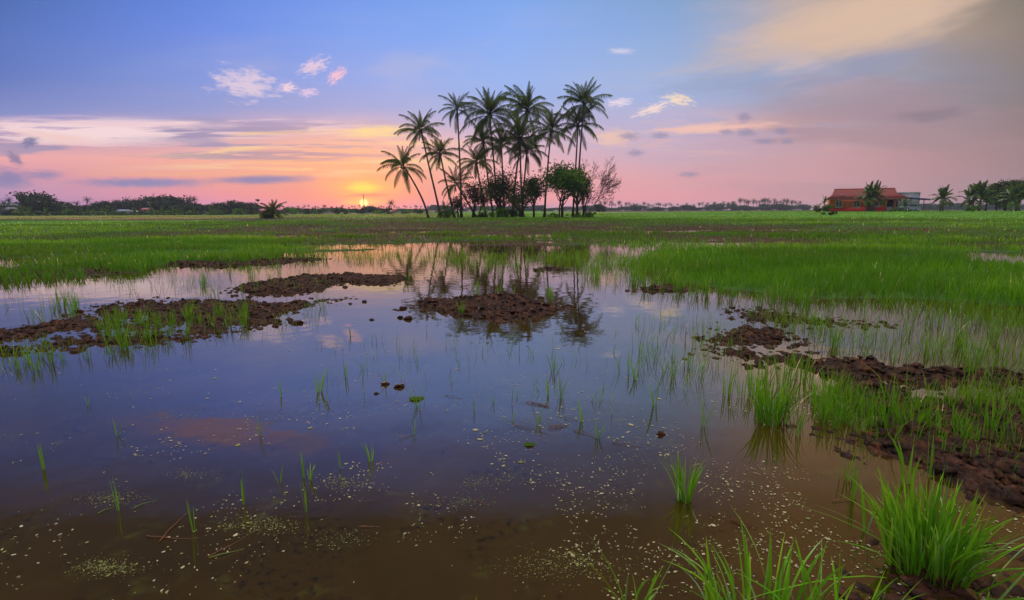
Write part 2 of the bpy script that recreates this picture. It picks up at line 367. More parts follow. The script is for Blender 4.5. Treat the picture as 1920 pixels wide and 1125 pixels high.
def gz(x, y):
    x = np.asarray(x, float); y = np.asarray(y, float)
    r = np.hypot(x, y); az = x / np.maximum(np.abs(y), 1.0)
    far = sst(r, 30, 78) * .34
    far = far * (.35 + .65 * sst(az, -.62, -.30))
    z = .025 + far + (fbm(x * .35, y * .35, 3, 5) - .5) * .05 + (fbm(x * 1.8, y * 1.8, 3, 8) - .5) * .05
    m = sst(r, 12, 24) * (1 - sst(r, 38, 55))
    z = z - m * np.maximum(0, fbm(x * .12, y * .45, 4, 21) - .54) * 1.9          # puddles among the rice
    z = z + .62 * np.exp(-(((x - 82) / 44) ** 2) ** 1.5) * sst(y, 62, 100) * (1 - sst(y, 150, 260))   # raised plot under the house
    w = np.maximum(sdf(WATER, x, y), sdf(POND2, x, y)) + (fbm(x * 1.1, y * 1.1, 4, 2) - .5) * .9
    z = np.where(w > -.35, z - .26 * sst(w, -.15, .35), z)
    return z
def gz1(x, y): return float(gz(np.array([x]), np.array([y]))[0])

def bell(px, py, cx, cy, rx, ry): return np.exp(-(((px-cx)/rx)**2 + ((py-cy)/ry)**2))
MUDS = [(430, 440, 190, 9), (640, 432, 200, 12), (860, 428, 220, 12), (1000, 424, 260, 8), (900, 455, 230, 14), (700, 455, 100, 14), (1360, 430, 190, 7), (1250, 447, 200, 8), (1450, 455, 160, 7), (1700, 432, 120, 5), (1870, 462, 130, 10), (620, 412, 200, 3), (200, 411, 300, 2.5), (1050, 490, 140, 12), (560, 489, 120, 6), (90, 508, 160, 10), (960, 475, 120, 12)]
def mudness(x, y):
    px, py = PX(x, y, gz(x, y)); m = 0
    for q in MUDS: m = m + bell(px, py, *q)
    return np.clip(m, 0, 1.2) * sst(fbm(x * .22, y * .5, 4, 31), .26, .48)

# ------------------------------------------------ ground sheet
def polar(rs, ths):
    R_, T_ = np.meshgrid(rs, ths, indexing='ij'); return R_ * np.sin(T_), R_ * np.cos(T_)
th = np.concatenate([np.linspace(-math.pi, -.95, 90, endpoint=False), np.linspace(-.95, .95, 700), np.linspace(.95, math.pi, 91)[1:]])
rs = np.concatenate([[0.02], np.geomspace(.3, 900, 620)])
gx, gy = polar(rs, th); gzz = gz(gx, gy)
n0, n1 = gx.shape
idx = np.arange(n0 * n1).reshape(n0, n1)
quads = np.stack([idx[:-1, :-1], idx[:-1, 1:], idx[1:, 1:], idx[1:, :-1]], -1).reshape(-1, 4)
md = mudness(gx, gy); R0 = np.hypot(gx, gy); AZ = gx / np.maximum(gy, 1)
green = np.array([.035, .085, .012]); mud = np.array([.050, .020, .011]); tan = np.array([.30, .17, .055]); farg = np.array([.085, .23, .012]); dark = np.array([.030, .030, .015]); yel = np.array([.22, .20, .03])
c = green[None, None] * np.ones((n0, n1, 1))
def blend(c, k, w): return c * (1 - w[..., None]) + np.array(k) * w[..., None]
c = blend(c, farg, sst(R0, 55, 90)); c = blend(c, mud, np.clip(md * 1.3, 0, 1))
jit = (fbm(gx * .03, gy * .08, 4, 77) - .5)
D = gy * (1 + .35 * jit)
left = 1 - sst(AZ, -.25, .0)
c = blend(c, dark, left * sst(D, 78, 82) * (1 - sst(D, 86, 90)) * .8)
c = blend(c, tan, left * sst(D, 92, 98) * (1 - sst(D, 125, 140)))
c = blend(c, yel, left * sst(D, 128, 140) * (1 - sst(D, 170, 185)) * .8)
c = blend(c, dark, left * sst(D, 180, 195))
rg = sst(AZ, .0, .2)
c = blend(c, yel, rg * sst(D, 150, 175) * (1 - sst(D, 240, 270)) * (1 - sst(AZ, .55, .62)) * .75)
c = blend(c, (.07, .035, .025), rg * sst(D, 260, 290))
c = blend(c, (.12, .055, .02), sst(AZ, .62, .7) * sst(D, 52, 56) * (1 - sst(D, 60, 66)) * sst(fbm(gx*.2, gy*.6, 3, 91), .4, .6) * .8)
wet = gzz < .0
c = blend(c, mud * .8, wet.astype(float))
gm, b = mat('ground_soil'); p = b.node('ShaderNodeBsdfPrincipled'); a = attr(b, 'zone').outputs['Color']
n = b.noise(pos(b), 3.0, 8, .65); n2 = b.noise(pos(b), .12, 4)
b.put(p.inputs['Base Color'], b.mix(1.0, a, b.mix(b.ss(b.add(b.mul(n, .6), b.mul(n2, .4)), .35, .65), (.62, .62, .62), (1.35, 1.35, 1.35)), 'MULTIPLY'))
p.inputs['Roughness'].default_value = .85; p.inputs['Specular IOR Level'].default_value = .25
bp = b.node('ShaderNodeBump'); bp.inputs['Strength'].default_value = .6; bp.inputs['Distance'].default_value = .05; b.put(bp.inputs['Height'], n); b.l.new(bp.outputs[0], p.inputs['Normal']); b.l.new(p.outputs[0], b.out.inputs[0])
g = link('ground', np_mesh('ground', np.stack([gx, gy, gzz], -1), None, quads, gm, {'zone': c.reshape(-1, 3)}, True)); tag(g, kind='structure')

# ------------------------------------------------ water sheet
wm, b = mat('paddy_water'); ps = pos(b)
p = b.node('ShaderNodeBsdfPrincipled')
murk = b.noise(ps, .7, 5, .6, .6); alg = b.noise(ps, 3.5, 6, .65, .4); alg2 = b.noise(ps, 14.0, 4, .6)
colr = b.ramp(murk, [(0, (.018, .010, .002)), (.45, (.036, .019, .003)), (.7, (.058, .032, .004)), (1, (.11, .062, .012))])
colr = b.mix(b.mul(b.ss(alg, .53, .66), b.ss(alg2, .44, .66)), colr, (.058, .048, .007))
silt = b.noise(ps, 24.0, 5, .7); colr = b.mix(b.mul(b.ss(silt, .5, .64), b.ss(b.noise(ps, 1.7, 3), .48, .6)), colr, (.012, .007, .003))
b.put(p.inputs['Base Color'], colr); p.inputs['Roughness'].default_value = .012; p.inputs['IOR'].default_value = 2.7
wv = b.noise(ps, 2.2, 2, .5); sp = b.node('ShaderNodeSeparateXYZ'); b.put(sp.inputs[0], ps)
wv2 = b.noise(ps, 11.0, 3, .5, .5)
h = b.add(b.mul(wv, .012), b.mul(wv2, .0012))
bp = b.node('ShaderNodeBump'); bp.inputs['Strength'].default_value = .22; bp.inputs['Distance'].default_value = 1.0; b.put(bp.inputs['Height'], h)
b.l.new(bp.outputs[0], p.inputs['Normal']); b.l.new(p.outputs[0], b.out.inputs[0])
rs = np.concatenate([[.02], np.geomspace(.5, 95, 40)]); wx, wy = polar(rs, np.linspace(-math.pi, math.pi, 121))
idx = np.arange(wx.size).reshape(wx.shape); quads = np.stack([idx[:-1, :-1], idx[:-1, 1:], idx[1:, 1:], idx[1:, :-1]], -1).reshape(-1, 4)
w_ = link('water', np_mesh('water', np.stack([wx, wy, 0 * wx], -1), None, quads, wm)); tag(w_, kind='structure')

# ------------------------------------------------ mud banks
mm, b = mat('wet_mud'); p = b.node('ShaderNodeBsdfPrincipled'); ps = pos(b)
n = b.noise(ps, 9.0, 8, .7); n2 = b.noise(ps, 45.0, 4, .6)
b.put(p.inputs['Base Color'], b.ramp(n, [(.3, (.007, .003, .002)), (.48, (.028, .010, .005)), (.58, (.062, .020, .009)), (.70, (.15, .050, .016))]))
b.put(p.inputs['Roughness'], b.ss(n2, .35, .65, .45, .9)); p.inputs['Specular IOR Level'].default_value = .22
bp = b.node('ShaderNodeBump'); bp.inputs['Strength'].default_value = .9; bp.inputs['Distance'].default_value = .02; b.put(bp.inputs['Height'], b.add(n, b.mul(n2, .4)))
b.l.new(bp.outputs[0], p.inputs['Normal']); b.l.new(p.outputs[0], b.out.inputs[0]); M['mud'] = mm
rng = np.random.default_rng(4)
def ico():
    bm = bmesh.new(); bmesh.ops.create_icosphere(bm, subdivisions=2, radius=1); v = np.array([x.co[:] for x in bm.verts]); f = np.array([[q.index for q in x.verts] for x in bm.faces]); bm.free(); return v, f
IV, IF = ico()
def lumps(acc, x, y, z, s, rg):
    for i in range(len(x)):
        k = rg.random(3) * 40
        d = 1 + .8 * (vn(IV[:, 0] * 1.9 + k[0] + IV[:, 2], IV[:, 1] * 1.9 + k[1], 3) - .5) + .9 * (vn(IV[:, 0] * 5 + k[2], IV[:, 1] * 5 + IV[:, 2] * 5, 9) - .5)
        v = IV * d[:, None] * s[i] * np.array([1.25, 1, .72]); a = rg.random() * 6.28; ca, sa = math.cos(a), math.sin(a)
        v = np.stack([v[:, 0]*ca - v[:, 1]*sa, v[:, 0]*sa + v[:, 1]*ca, v[:, 2]], 1) + [x[i], y[i], z[i]]
        acc.add(v, t=IF)
def bankh(name, x, y):
    s = sdf(BANKS[name], x, y); sc = {'C': .5, 'B': .4, 'A': .4, 'A2': .3, 'A3': .3, 'J': .25}.get(name, .5)
    s = s + (fbm(x * 1.6, y * 2.4, 4, 40) - .5) * sc * 1.4 + {'C': .07, 'I': .07}.get(name, 0.)
    if name in ('A', 'B'): s = s - .25 * sst(1 - np.abs(fbm((x * .8 - y * .35) * .9, (y + x * .12) * 2.6, 2, 43) * 2 - 1), .86, .97)
    rid = 1 - np.abs(fbm(x * 3.2 + y, y * 4.5, 4, 60) * 2 - 1)
    cl = fbm(x * 9, y * 9, 3, 50, .6)
    return -.065 + .088 * sst(s, -.12, .30) + (sst(s, -.1, .15)) * ((cl - .5) * .10 + (rid - .7) * .085 + (fbm(x * 26, y * 26, 2, 55) - .5) * .045 + (fbm(x * 1.3, y * 1.3, 2, 70) - .55) * .07)
MUDX = {}
for name, poly in BANKS.items():
    lo = poly.min(0) - .4; hi = poly.max(0) + .4
    dist = np.hypot(*np.clip(0, lo, hi)) if name != 'J' else 1.9
    step = float(np.clip(dist * .0022, .008, .05)); nx = int((hi[0]-lo[0]) / step); ny = int((hi[1]-lo[1]) / step)
    while nx * ny > 500000: step *= 1.1; nx = int((hi[0]-lo[0]) / step); ny = int((hi[1]-lo[1]) / step)
    x, y = np.meshgrid(np.linspace(lo[0], hi[0], nx), np.linspace(lo[1], hi[1], ny)); z = bankh(name, x, y)
    idx = np.arange(x.size).reshape(x.shape); q = np.stack([idx[:-1, :-1], idx[:-1, 1:], idx[1:, 1:], idx[1:, :-1]], -1).reshape(-1, 4)
    zf = z.ravel(); keep = zf[q].max(1) > -.02; q = q[keep]
    us = np.unique(q); rm = np.zeros(x.size, int); rm[us] = np.arange(len(us))
    acc = Acc(); acc.add(np.stack([x.ravel(), y.ravel(), zf], 1)[us], rm[q])
    # loose clods round the edge and on top
    area = (hi - lo).prod(); k = int(min(3200, area * 620 / max(1, (dist / 5) ** 1.2)))
    cx = rng.uniform(lo[0], hi[0], k); cy = rng.uniform(lo[1], hi[1], k); sd_ = sdf(poly, cx, cy)
    ok = sd_ + rng.normal(0, .09, k) > -.07; cx, cy = cx[ok], cy[ok]
    cz = np.maximum(bankh(name, cx, cy), -.01); cs = rng.lognormal(math.log(.013), .5, len(cx)) * (1 + dist * .035)
    lumps(acc, cx, cy, cz, np.minimum(cs, .05), rng)
    o = link('mud_bank', acc.mesh('mud_bank', mm)); tag(o, kind='structure'); MUDX[name] = poly

# loose clods standing alone in the water
for i, (px, py, s, lab) in enumerate([(755, 579, .06, 'round dark mud clod upstream of the two small ones left of the central mud bank'), (750, 596, .045, 'smaller left clod of the pair left of the central mud bank'), (765, 598, .065, 'larger right clod of the pair left of the central mud bank'),
        (697, 600, .035, 'flat dark clod in open water below the tip of the long left mud bank'), (683, 566, .045, 'dark clod at the right tip of the long left mud bank'), (722, 721, .035, 'small dark clod with a seedling growing from it in the middle of the pond'),
        (748, 726, .045, 'dark round clod just right of the clod that carries a seedling'), (706, 738, .022, 'tiny half-sunk clod left of the two mid-pond clods'), (1238, 815, .035, 'brown clod under a tall lone seedling right of the middle'), (560, 606, .06, 'dark clod off the lower right end of the long left mud bank'),
        (1404, 690, .04, 'clod in the water below the left end of the right-hand mud bank'), (1855, 1027, .03, 'reddish clod on the water right of the big rice clump')]):
    g_ = G(px, py); acc = Acc(); s *= .75; lumps(acc, [0, s * .8, -s * .6], [0, .1 * s, -.3 * s], [s * .2, 0, 0], [s, s * .55, s * .5], rng)
    o = link('mud_clod', acc.mesh('mud_clod', mm), loc=(g_[0], g_[1], .0)); tag(o, lab, 'mud clod', 'loose mud clods in the pond')

# ============================================================ rice
def blades(bx, by, bz, h, w, az, lean, bend, seg=3, face=None, tint=None, rg=rng):
    """curved tapering leaves, vectorised; returns verts, quads, tris, tint"""
    n = len(bx); t = np.linspace(0, 1, seg + 1)[None]
    face = rg.random(n) * 6.283 if face is None else face
    H = h[:, None]; out = H * (lean[:, None] * t + bend[:, None] * t ** 2.2)
    zz = H * (t - .42 * np.clip(bend[:, None], 0, 3) * t ** 2.6)
    cx = bx[:, None] + np.cos(az)[:, None] * out; cy = by[:, None] + np.sin(az)[:, None] * out; cz = bz[:, None] + zz
    ww = w[:, None] * (.55 + 1.0 * t - 1.55 * t ** 2.5) * .5; ww[:, -1] = 0
    sx = np.cos(face)[:, None] * ww; sy = np.sin(face)[:, None] * ww
    L = np.stack([cx - sx, cy - sy, cz], -1)[:, :-1]; Rr = np.stack([cx + sx, cy + sy, cz], -1)[:, :-1]; T = np.stack([cx, cy, cz], -1)[:, -1:]
    v = np.concatenate([L, Rr, T], 1); k = 2 * seg + 1; o = np.arange(n)[:, None, None] * k
    q = np.array([[i, seg + i, seg + i + 1, i + 1] for i in range(seg - 1)])[None] + o if seg > 1 else np.zeros((n, 0, 4), int)
    tr = np.array([[seg - 1, 2 * seg - 1, 2 * seg]])[None] + o
    tint = rg.random(n) if tint is None else tint
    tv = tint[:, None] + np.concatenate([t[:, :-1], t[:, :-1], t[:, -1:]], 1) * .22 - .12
    return v.reshape(-1, 3), q.reshape(-1, 4), tr.reshape(-1, 3), np.clip(tv, 0, 1).ravel()

# ---- the field beyond the pond: uncountable, one object
def scatter(n, r0, r1, a0=-.84, a1=.84, pw=1.0):
    u = rng.random(n); r = (r0 ** pw + u * (r1 ** pw - r0 ** pw)) ** (1 / pw) if pw else r0 * (r1 / r0) ** u
    a = rng.uniform(a0, a1, n); return r * np.sin(a), r * np.cos(a)
FA = Acc()
def field(n, r0, r1, hm, wm_, per, spread, pw, seg, den=1.0):
    x, y = scatter(n, r0, r1, pw=pw); z = gz(x, y); w = np.maximum(sdf(WATER, x, y), sdf(POND2, x, y)); px, py = PX(x, y, z)
    m = mudness(x, y); edge = sst(-w + (fbm(x * .9, y * .9, 3, 11) - .5) * 1.3, -.55, .25)
    patch = .30 + .70 * sst(fbm(x * .45, y * .8, 3, 13), .30, .52)
    midz = sst(px, 500, 640) * (1 - sst(px, 1090, 1160)) * sst(py, 440, 462)      # thin growth in the middle
    dens = edge * (1 - .96 * np.clip(m * 1.25, 0, 1)) * np.where(r1 < 60, np.where((px > 1180) | (px < 600), np.maximum(patch, .8), patch), 1) * (1 - .55 * midz) * (.35 + .65 * (z > -.02))
    ok = rng.random(n) < dens * den; x, y, z, m, midz, w = x[ok], y[ok], z[ok], m[ok], midz[ok], w[ok]
    n = len(x); bx = np.repeat(x, per) + rng.normal(0, spread, n * per); by = np.repeat(y, per) + rng.normal(0, spread, n * per); bz = np.maximum(np.repeat(z, per), -.02) - .02
    r = np.hypot(bx, by); hh = hm * rng.normal(1, .20, n * per) * (.55 + .9 * fbm(bx * .5, by * .5, 3, 19)) * np.repeat(1 - .25 * midz, per)
    tone = fbm(bx * .12, by * .3, 4, 23); hue = np.clip(.46 + (tone - .5) * 2.6 + rng.normal(0, .13, n * per), .17, .95)
    hue = np.where(rng.random(n * per) < .02 + .30 * np.repeat(np.clip(m + .25 * midz, 0, 1), per), rng.uniform(0, .16, n * per), hue)
    ww = wm_ * (r / r0) ** .9 * rng.uniform(.7, 1.3, n * per)
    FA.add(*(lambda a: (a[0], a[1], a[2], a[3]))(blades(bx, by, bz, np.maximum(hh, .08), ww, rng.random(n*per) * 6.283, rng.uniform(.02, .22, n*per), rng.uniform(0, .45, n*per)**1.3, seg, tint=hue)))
field(19000, 7.5, 18, .31, .008, 5, .035, 1.3, 3, 1.0)
field(30000, 14, 34, .24, .013, 4, .07, 1.0, 3, 1.0)
field(28000, 30, 75, .19, .028, 3, .16, .8, 2, 1.0)
field(14000, 70, 165, .15, .07, 3, .5, .6, 2, .9)
# dead brown stubble in the bare strips
x, y = scatter(42000, 12, 75, pw=.8); m = mudness(x, y); px, py = PX(x, y, 0); w = sdf(WATER, x, y)
ok = (rng.random(len(x)) < np.clip(m * 1.2, 0, .75)) & (w < -.2); x, y = x[ok], y[ok]; k = len(x); r = np.hypot(x, y)
FA.add(*blades(x, y, gz(x, y) - .02, rng.uniform(.08, .26, k), .012 * r / 12, rng.random(k)*6.28, rng.uniform(.1, .6, k), rng.uniform(0, .6, k), 2, tint=rng.choice([0, .06, .1, .3, .5], k)))
# thin single shoots in the shallows (sparse, countless)
def shoots(poly, n, h0, h1, w, brown=.15, per=3, cluster=.05, tmul=1.0):
    pl = gp(poly); lo, hi = pl.min(0), pl.max(0); x = rng.uniform(lo[0], hi[0], n * 4); y = rng.uniform(lo[1], hi[1], n * 4)
    ok = (sdf(pl, x, y) > 0) & (rng.random(len(x)) < .25 + sst(fbm(x * 1.2, y * 1.2, 3, 29), .38, .6)); x, y = x[ok][:n], y[ok][:n]; k = len(x) * per
    bx = np.repeat(x, per) + rng.normal(0, cluster, k); by = np.repeat(y, per) + rng.normal(0, cluster, k)
    tint = np.where(rng.random(k) < brown, rng.uniform(0, .14, k), rng.uniform(.3, .95, k))
    FA.add(*blades(bx, by, np.zeros(k) - .02, rng.uniform(h0, h1, k), w * rng.uniform(.7, 1.3, k), rng.random(k)*6.28, rng.uniform(0, .3, k), rng.uniform(0, .7, k)**2, 4, tint=tint))
shoots([(600, 492), (660, 472), (1060, 468), (1240, 478), (1240, 535), (1100, 530), (900, 510), (640, 500)], 420, .12, .34, .008, .3)
shoots([(830, 476), (960, 482), (1060, 472), (1240, 478), (1240, 510), (1090, 505), (850, 505)], 560, .12, .30, .009, .22, 4)
shoots([(640, 476), (840, 470), (850, 492), (640, 500)], 240, .10, .26, .009, .35, 3)
shoots([(1080, 490), (1240, 478), (1420, 560), (1300, 565), (1190, 545), (1090, 520)], 260, .2, .42, .007, .05, 4)
shoots([(1380, 550), (1920, 562), (2100, 640), (1920, 640), (1640, 612), (1480, 600)], 260, .16, .36, .006, .12, 3)
shoots([(1660, 600), (2000, 600), (2050, 720), (1700, 690), (1500, 660)], 210, .18, .38, .005, .1, 3)
shoots([(0, 520), (600, 490), (620, 545), (330, 570), (0, 600)], 190, .15, .36, .006, .35, 3)
shoots([(200, 590), (640, 560), (560, 620), (250, 650), (60, 650)], 110, .12, .26, .005, .15, 3)
shoots([(1430, 715), (1960, 735), (2000, 900), (1800, 880), (1560, 800)], 120, .16, .34, .0045, .12, 3, .04)
shoots([(1180, 600), (1330, 590), (1400, 640), (1330, 760), (1200, 730)], 110, .14, .30, .0055, .15, 3, .03)
shoots([(600, 640), (1180, 610), (1180, 780), (620, 760)], 95, .08, .22, .005, .15, 2, .02)
shoots([(1380, 590), (1700, 625), (1900, 690), (1500, 650)], 170, .16, .32, .0055, .12, 3, .03)
shoots([(-40, 660), (300, 645), (380, 640), (200, 680), (-40, 710)], 60, .14, .3, .0055, .2, 3, .03)
shoots([(1560, 800), (2000, 900), (2000, 960), (1780, 900)], 40, .06, .16, .004, .4, 3, .04)
fo = link('rice_field', FA.mesh('rice_field', M['rice'])); tag(fo, 'dense young green rice covering the field beyond and around the flooded pond', 'rice', kind='stuff')

# ---- rice plants one can tell apart: one object each
def clump(n, h, spread, lean, bend, w, seg=5, seed=0, brown=.02, up=.0):
    rg = np.random.default_rng(seed); a = rg.random(n) * 6.283; rad = np.sqrt(rg.random(n)) * spread
    hh = h * rg.uniform(.55, 1.05, n); az = a + rg.normal(0, .5, n)
    t = np.where(rg.random(n) < brown, rg.uniform(0, .15, n), np.clip(rg.normal(.55, .18, n), .2, 1))
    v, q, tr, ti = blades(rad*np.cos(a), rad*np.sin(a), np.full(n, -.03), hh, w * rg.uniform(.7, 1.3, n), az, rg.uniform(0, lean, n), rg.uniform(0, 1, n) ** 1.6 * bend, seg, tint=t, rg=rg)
    acc = Acc(); acc.add(v, q, tr, ti); return acc.mesh('rice_plant', M['rice'])
VAR = {
 's': [clump(k, .26, .012, .20, .35, .0115, 5, 100 + k) for k in (2, 3, 4, 3, 5)],
 'm': [clump(k, .31, .035, .18, .35, .009, 5, 200 + k) for k in (7, 9, 11, 8)],
 'l': [clump(k, .38, .06, .15, .3, .009, 5, 300 + k) for k in (18, 24, 30, 22)],
 'x': [clump(k, .42, .11, .25, .7, .0085, 6, 400 + k) for k in (70, 85)],
}
def plant(px, py, kind, sc, label, group, z=None, rg=rng):
    g_ = G(px, py, 0.0); me = VAR[kind][int(rg.integers(len(VAR[kind])))]
    o = link('rice_plant', me, loc=(g_[0], g_[1], (z or 0.0)), rot=(0, 0, rg.random() * 6.28), sc=(sc, sc, sc * rg.uniform(.92, 1.1)))
    return tag(o, label, 'rice plant', group)
# foreground specials
def special(px, py, me, lab, z=0.0, rz=0.0, sc=1.0):
    g_ = G(px, py, z); return tag(link('rice_plant', me, loc=(g_[0], g_[1], z), rot=(0, 0, rz), sc=sc), lab, 'rice plant', 'large rice clumps in the foreground')
special(1735, 1072, clump(300, .43, .13, .20, .45, .0125, 7, 501, .06), 'biggest and thickest rice clump, bottom right foreground')
special(1775, 1100, clump(34, .36, .14, .75, 1.9, .012, 8, 502, .04), 'low arching leaves spilling right from the foot of the biggest clump')
special(1430, 1180, clump(95, .33, .20, .30, .8, .0125, 7, 503, .06), 'spreading rice clump cut by the bottom edge, left of the biggest clump')
special(1570, 1190, clump(40, .31, .14, .35, .9, .012, 7, 504, .06), 'loose arching rice leaves rising from the bottom edge beside the biggest clump')
special(1186, 1150, clump(13, .34, .05, .35, .9, .013, 7, 505, .04), 'short stout rice plant with browned tips at the bottom edge')
special(1283, 938, clump(46, .31, .035, .24, .45, .009, 7, 506, .06), 'bushy rice tuft standing alone in open water right of centre')
special(893, 1160, clump(2, .22, .01, .10, .1, .009, 6, 507, 0), 'single rice blade poking up at the bottom edge near the middle')
special(1445, 790, clump(110, .42, .10, .22, .4, .009, 6, 508, .06), 'dense dark green rice clump at the left end of the right-hand rice stand')
LS = [(866, 590, 'l', .75, 'bright rice tuft standing on the left front edge of the central mud bank'),
 (605, 578, 'm', 1.0, 'upright rice tuft between the long left mud bank and the open water'),
 (893, 552, 'l', .9, 'left tuft of those behind the central mud bank'), (936, 553, 'm', 1.2, 'narrow tuft in the middle behind the central mud bank'),
 (965, 556, 'm', .9, 'yellowish low tuft behind the central mud bank'), (1030, 560, 'l', .9, 'wide feathery tuft behind the right part of the central mud bank'),
 (765, 525, 'm', 1.1, 'reddish spiky plant on the tip of the upper left mud bank'),
 (1180, 700, 's', 1.1, 'left of two slim seedlings in water right of the palm reflections'), (1190, 712, 's', .9, 'right of two slim seedlings in water right of the palm reflections'),
 (1038, 700, 'm', .85, 'tall thin tuft just right of the centre of the pond'), (1050, 745, 'm', .85, 'bright tuft in front of the tall thin one near the pond centre'), (1028, 740, 's', .8, 'faint seedling left of the bright tuft near the pond centre'),
 (1262, 705, 'm', 1.0, 'several-stemmed tuft left of the right-hand mud bank'), (1288, 688, 'm', .8, 'low leafy tuft beside the left tip of the right-hand mud bank'), (1228, 760, 's', 1.35, 'tall lone seedling above a brown clod, right of the middle'),
 (1365, 740, 'm', 1.1, 'slim tuft between the pond and the dense right-hand clump'), (1320, 800, 'm', .9, 'pale wispy tuft in water below the right-hand mud bank'),
 (783, 765, 'm', .8, 'bright little tuft beside the floating yellow-green leaf'), (722, 720, 's', .7, 'tiny seedling growing from a dark clod'), (600, 735, 's', 1.2, 'seedling pair member left of the two mid-left tufts'),
 (648, 708, 's', .95, 'bright slim seedling left of the pond centre'), (680, 704, 's', .7, 'faint thin seedling right of the bright slim one, left of the pond centre'), (528, 745, 's', .8, 'faint pale seedling out in the blue water'),
 (488, 818, 's', .9, 'leaning seedling with sparse specks round it, left of centre'), (220, 818, 's', .7, 'lone thin seedling in dark water at the left'), (85, 880, 's', .8, 'forked seedling nearest the left edge'),
 (165, 760, 's', .5, 'tiny dark sprig in blue water at the left'), (225, 955, 's', .9, 'seedling with one leaf trailing on the water at lower left'), (362, 995, 's', .95, 'seedling above a floating brown stalk at lower left'),
 (456, 948, 's', 1.0, 'three-bladed seedling in clear water at lower left'), (568, 895, 's', .9, 'taller of two seedlings close together in the lower middle left'), (582, 900, 's', .6, 'shorter of two seedlings close together in the lower middle left'),
 (576, 958, 's', .85, 'slim seedling rising beside floating bits at lower centre left'), (525, 905, 's', .6, 'small tilted sprout at lower centre left'), (640, 878, 's', .65, 'small sprout just above the brown water, left of centre'),
 (695, 865, 's', .7, 'single bright blade left of centre'), (890, 770, 's', .65, 'first small sprout right of the floating yellow-green leaf'), (925, 758, 's', .5, 'second small sprout right of the floating yellow-green leaf'),
 (962, 790, 's', .4, 'third tiny sprout right of the floating yellow-green leaf'), (1010, 795, 's', .75, 'sprout beside tangled floating stalks in the middle'), (1090, 790, 's', .8, 'left one of two single upright blades right of the tangled stalks'),
 (1120, 822, 's', .8, 'right one of two single upright blades right of the tangled stalks'), (777, 815, 's', .65, 'sprout among reddish floating straw in the middle'), (1585, 900, 'm', .9, 'pale drooping tuft in brown water left of the dark bank'),
 (1625, 1000, 's', 1.2, 'slim shoots just left of the biggest clump'), (1595, 935, 's', 1.0, 'thin shoots standing in brown water above the biggest clump'), (1150, 660, 's', .6, 'faint thread of a seedling in the pale blue reflection'),
 (800, 625, 's', .55, 'faint sprout under the central mud bank'), (658, 630, 's', .7, 'faint paired blades right of the long left mud bank'), (1700, 905, 's', 1.3, 'dark upright shoot in front of the muddy bank at right'), (1745, 895, 's', 1.3, 'two-bladed shoot in front of the muddy bank at right')]
for a_ in LS: plant(a_[0], a_[1], a_[2], a_[3], a_[4], 'separate rice plants in the pond')
ORD = ['leftmost', 'second from left', 'third from left', 'fourth from left', 'fifth from left', 'sixth from left', 'seventh from left', 'eighth from left', 'ninth from left', 'tenth from left', 'eleventh from left', 'twelfth from left', 'thirteenth from left', 'fourteenth from left']
def bunch(poly, n, kinds, s0, s1, label, group, seed, mind=14):
    rg = np.random.default_rng(seed); pl = np.array(poly, float); lo, hi = pl.min(0), pl.max(0); got = []; tries = 0
    while len(got) < n and tries < 20000:
        tries += 1
        p_ = rg.uniform(lo, hi)
        if sdf(pl, np.array([p_[0]]), np.array([p_[1]]))[0] < 0: continue
        dm = mind * (p_[1] - 394) / 220
        if any(abs(p_[0]-q[0]) < dm and abs(p_[1]-q[1]) < dm * .5 for q in got): continue
        got.append(p_)
    nrow = 1 if n <= 12 else 2 if n <= 20 else 3 if n <= 30 else 4 if n <= 40 else 6
    got = sorted(got, key=lambda q: q[1]); rows = np.array_split(np.arange(len(got)), nrow)
    names = {1: [''], 2: ['back row', 'front row'], 3: ['back row', 'middle row', 'front row'], 4: ['back row', 'second row from the back', 'second row from the front', 'front row'], 6: ['back row', 'second row from the back', 'third row from the back', 'third row from the front', 'second row from the front', 'front row']}[nrow]
    for rn, ix in zip(names, rows):
        for j, p_ in enumerate(sorted([got[i] for i in ix], key=lambda q: q[0])):
            plant(p_[0], p_[1], str(rg.choice(list(kinds))), rg.uniform(s0, s1), label + ', ' + ORD[j] + (' in the ' + rn if rn else ''), group, rg=rg)
bunch([(160, 640), (200, 600), (330, 585), (520, 590), (500, 610), (330, 635), (230, 655)], 40, 'mll', .55, .9, 'tuft on long left mud bank', 'rice tufts on the long left mud bank', 1)
bunch([(-20, 680), (60, 640), (230, 640), (250, 660), (60, 700)], 16, 'mms', .6, 1.0, 'tuft below long left bank', 'rice tufts below the long left mud bank', 2)
bunch([(20, 600), (130, 560), (160, 590), (60, 625)], 10, 'lm', .75, 1.1, 'spiky tuft behind left end of long mud bank', 'rice tufts above the long left mud bank', 3)
bunch([(330, 560), (330, 520), (560, 505), (620, 520), (420, 560)], 12, 'lmm', .7, 1.1, 'tuft between the two left banks', 'rice tufts in the pink water at left', 4)
bunch([(1090, 520), (1180, 500), (1240, 522), (1420, 555), (1560, 572), (1500, 582), (1380, 565), (1200, 542)], 26, 'lll', .8, 1.25, 'thick tuft edging right field', 'rice tufts along the edge of the right-hand field', 5)
bunch([(1500, 670), (1620, 620), (1920, 640), (1940, 730), (1700, 700)], 28, 'mml', .6, .95, 'tuft behind right mud bank', 'rice tufts behind the right-hand mud bank', 6)
bunch([(1380, 730), (1500, 690), (1560, 760), (1520, 830), (1420, 800)], 20, 'mml', .7, 1.05, 'tuft left of right stand', 'rice tufts at the left of the right-hand stand', 7)
bunch([(1520, 745), (1700, 762), (1940, 760), (1950, 860), (1800, 845), (1620, 805), (1540, 800)], 62, 'mmll', .6, .9, 'tuft in right stand', 'rice tufts of the right-hand stand', 8, 12)
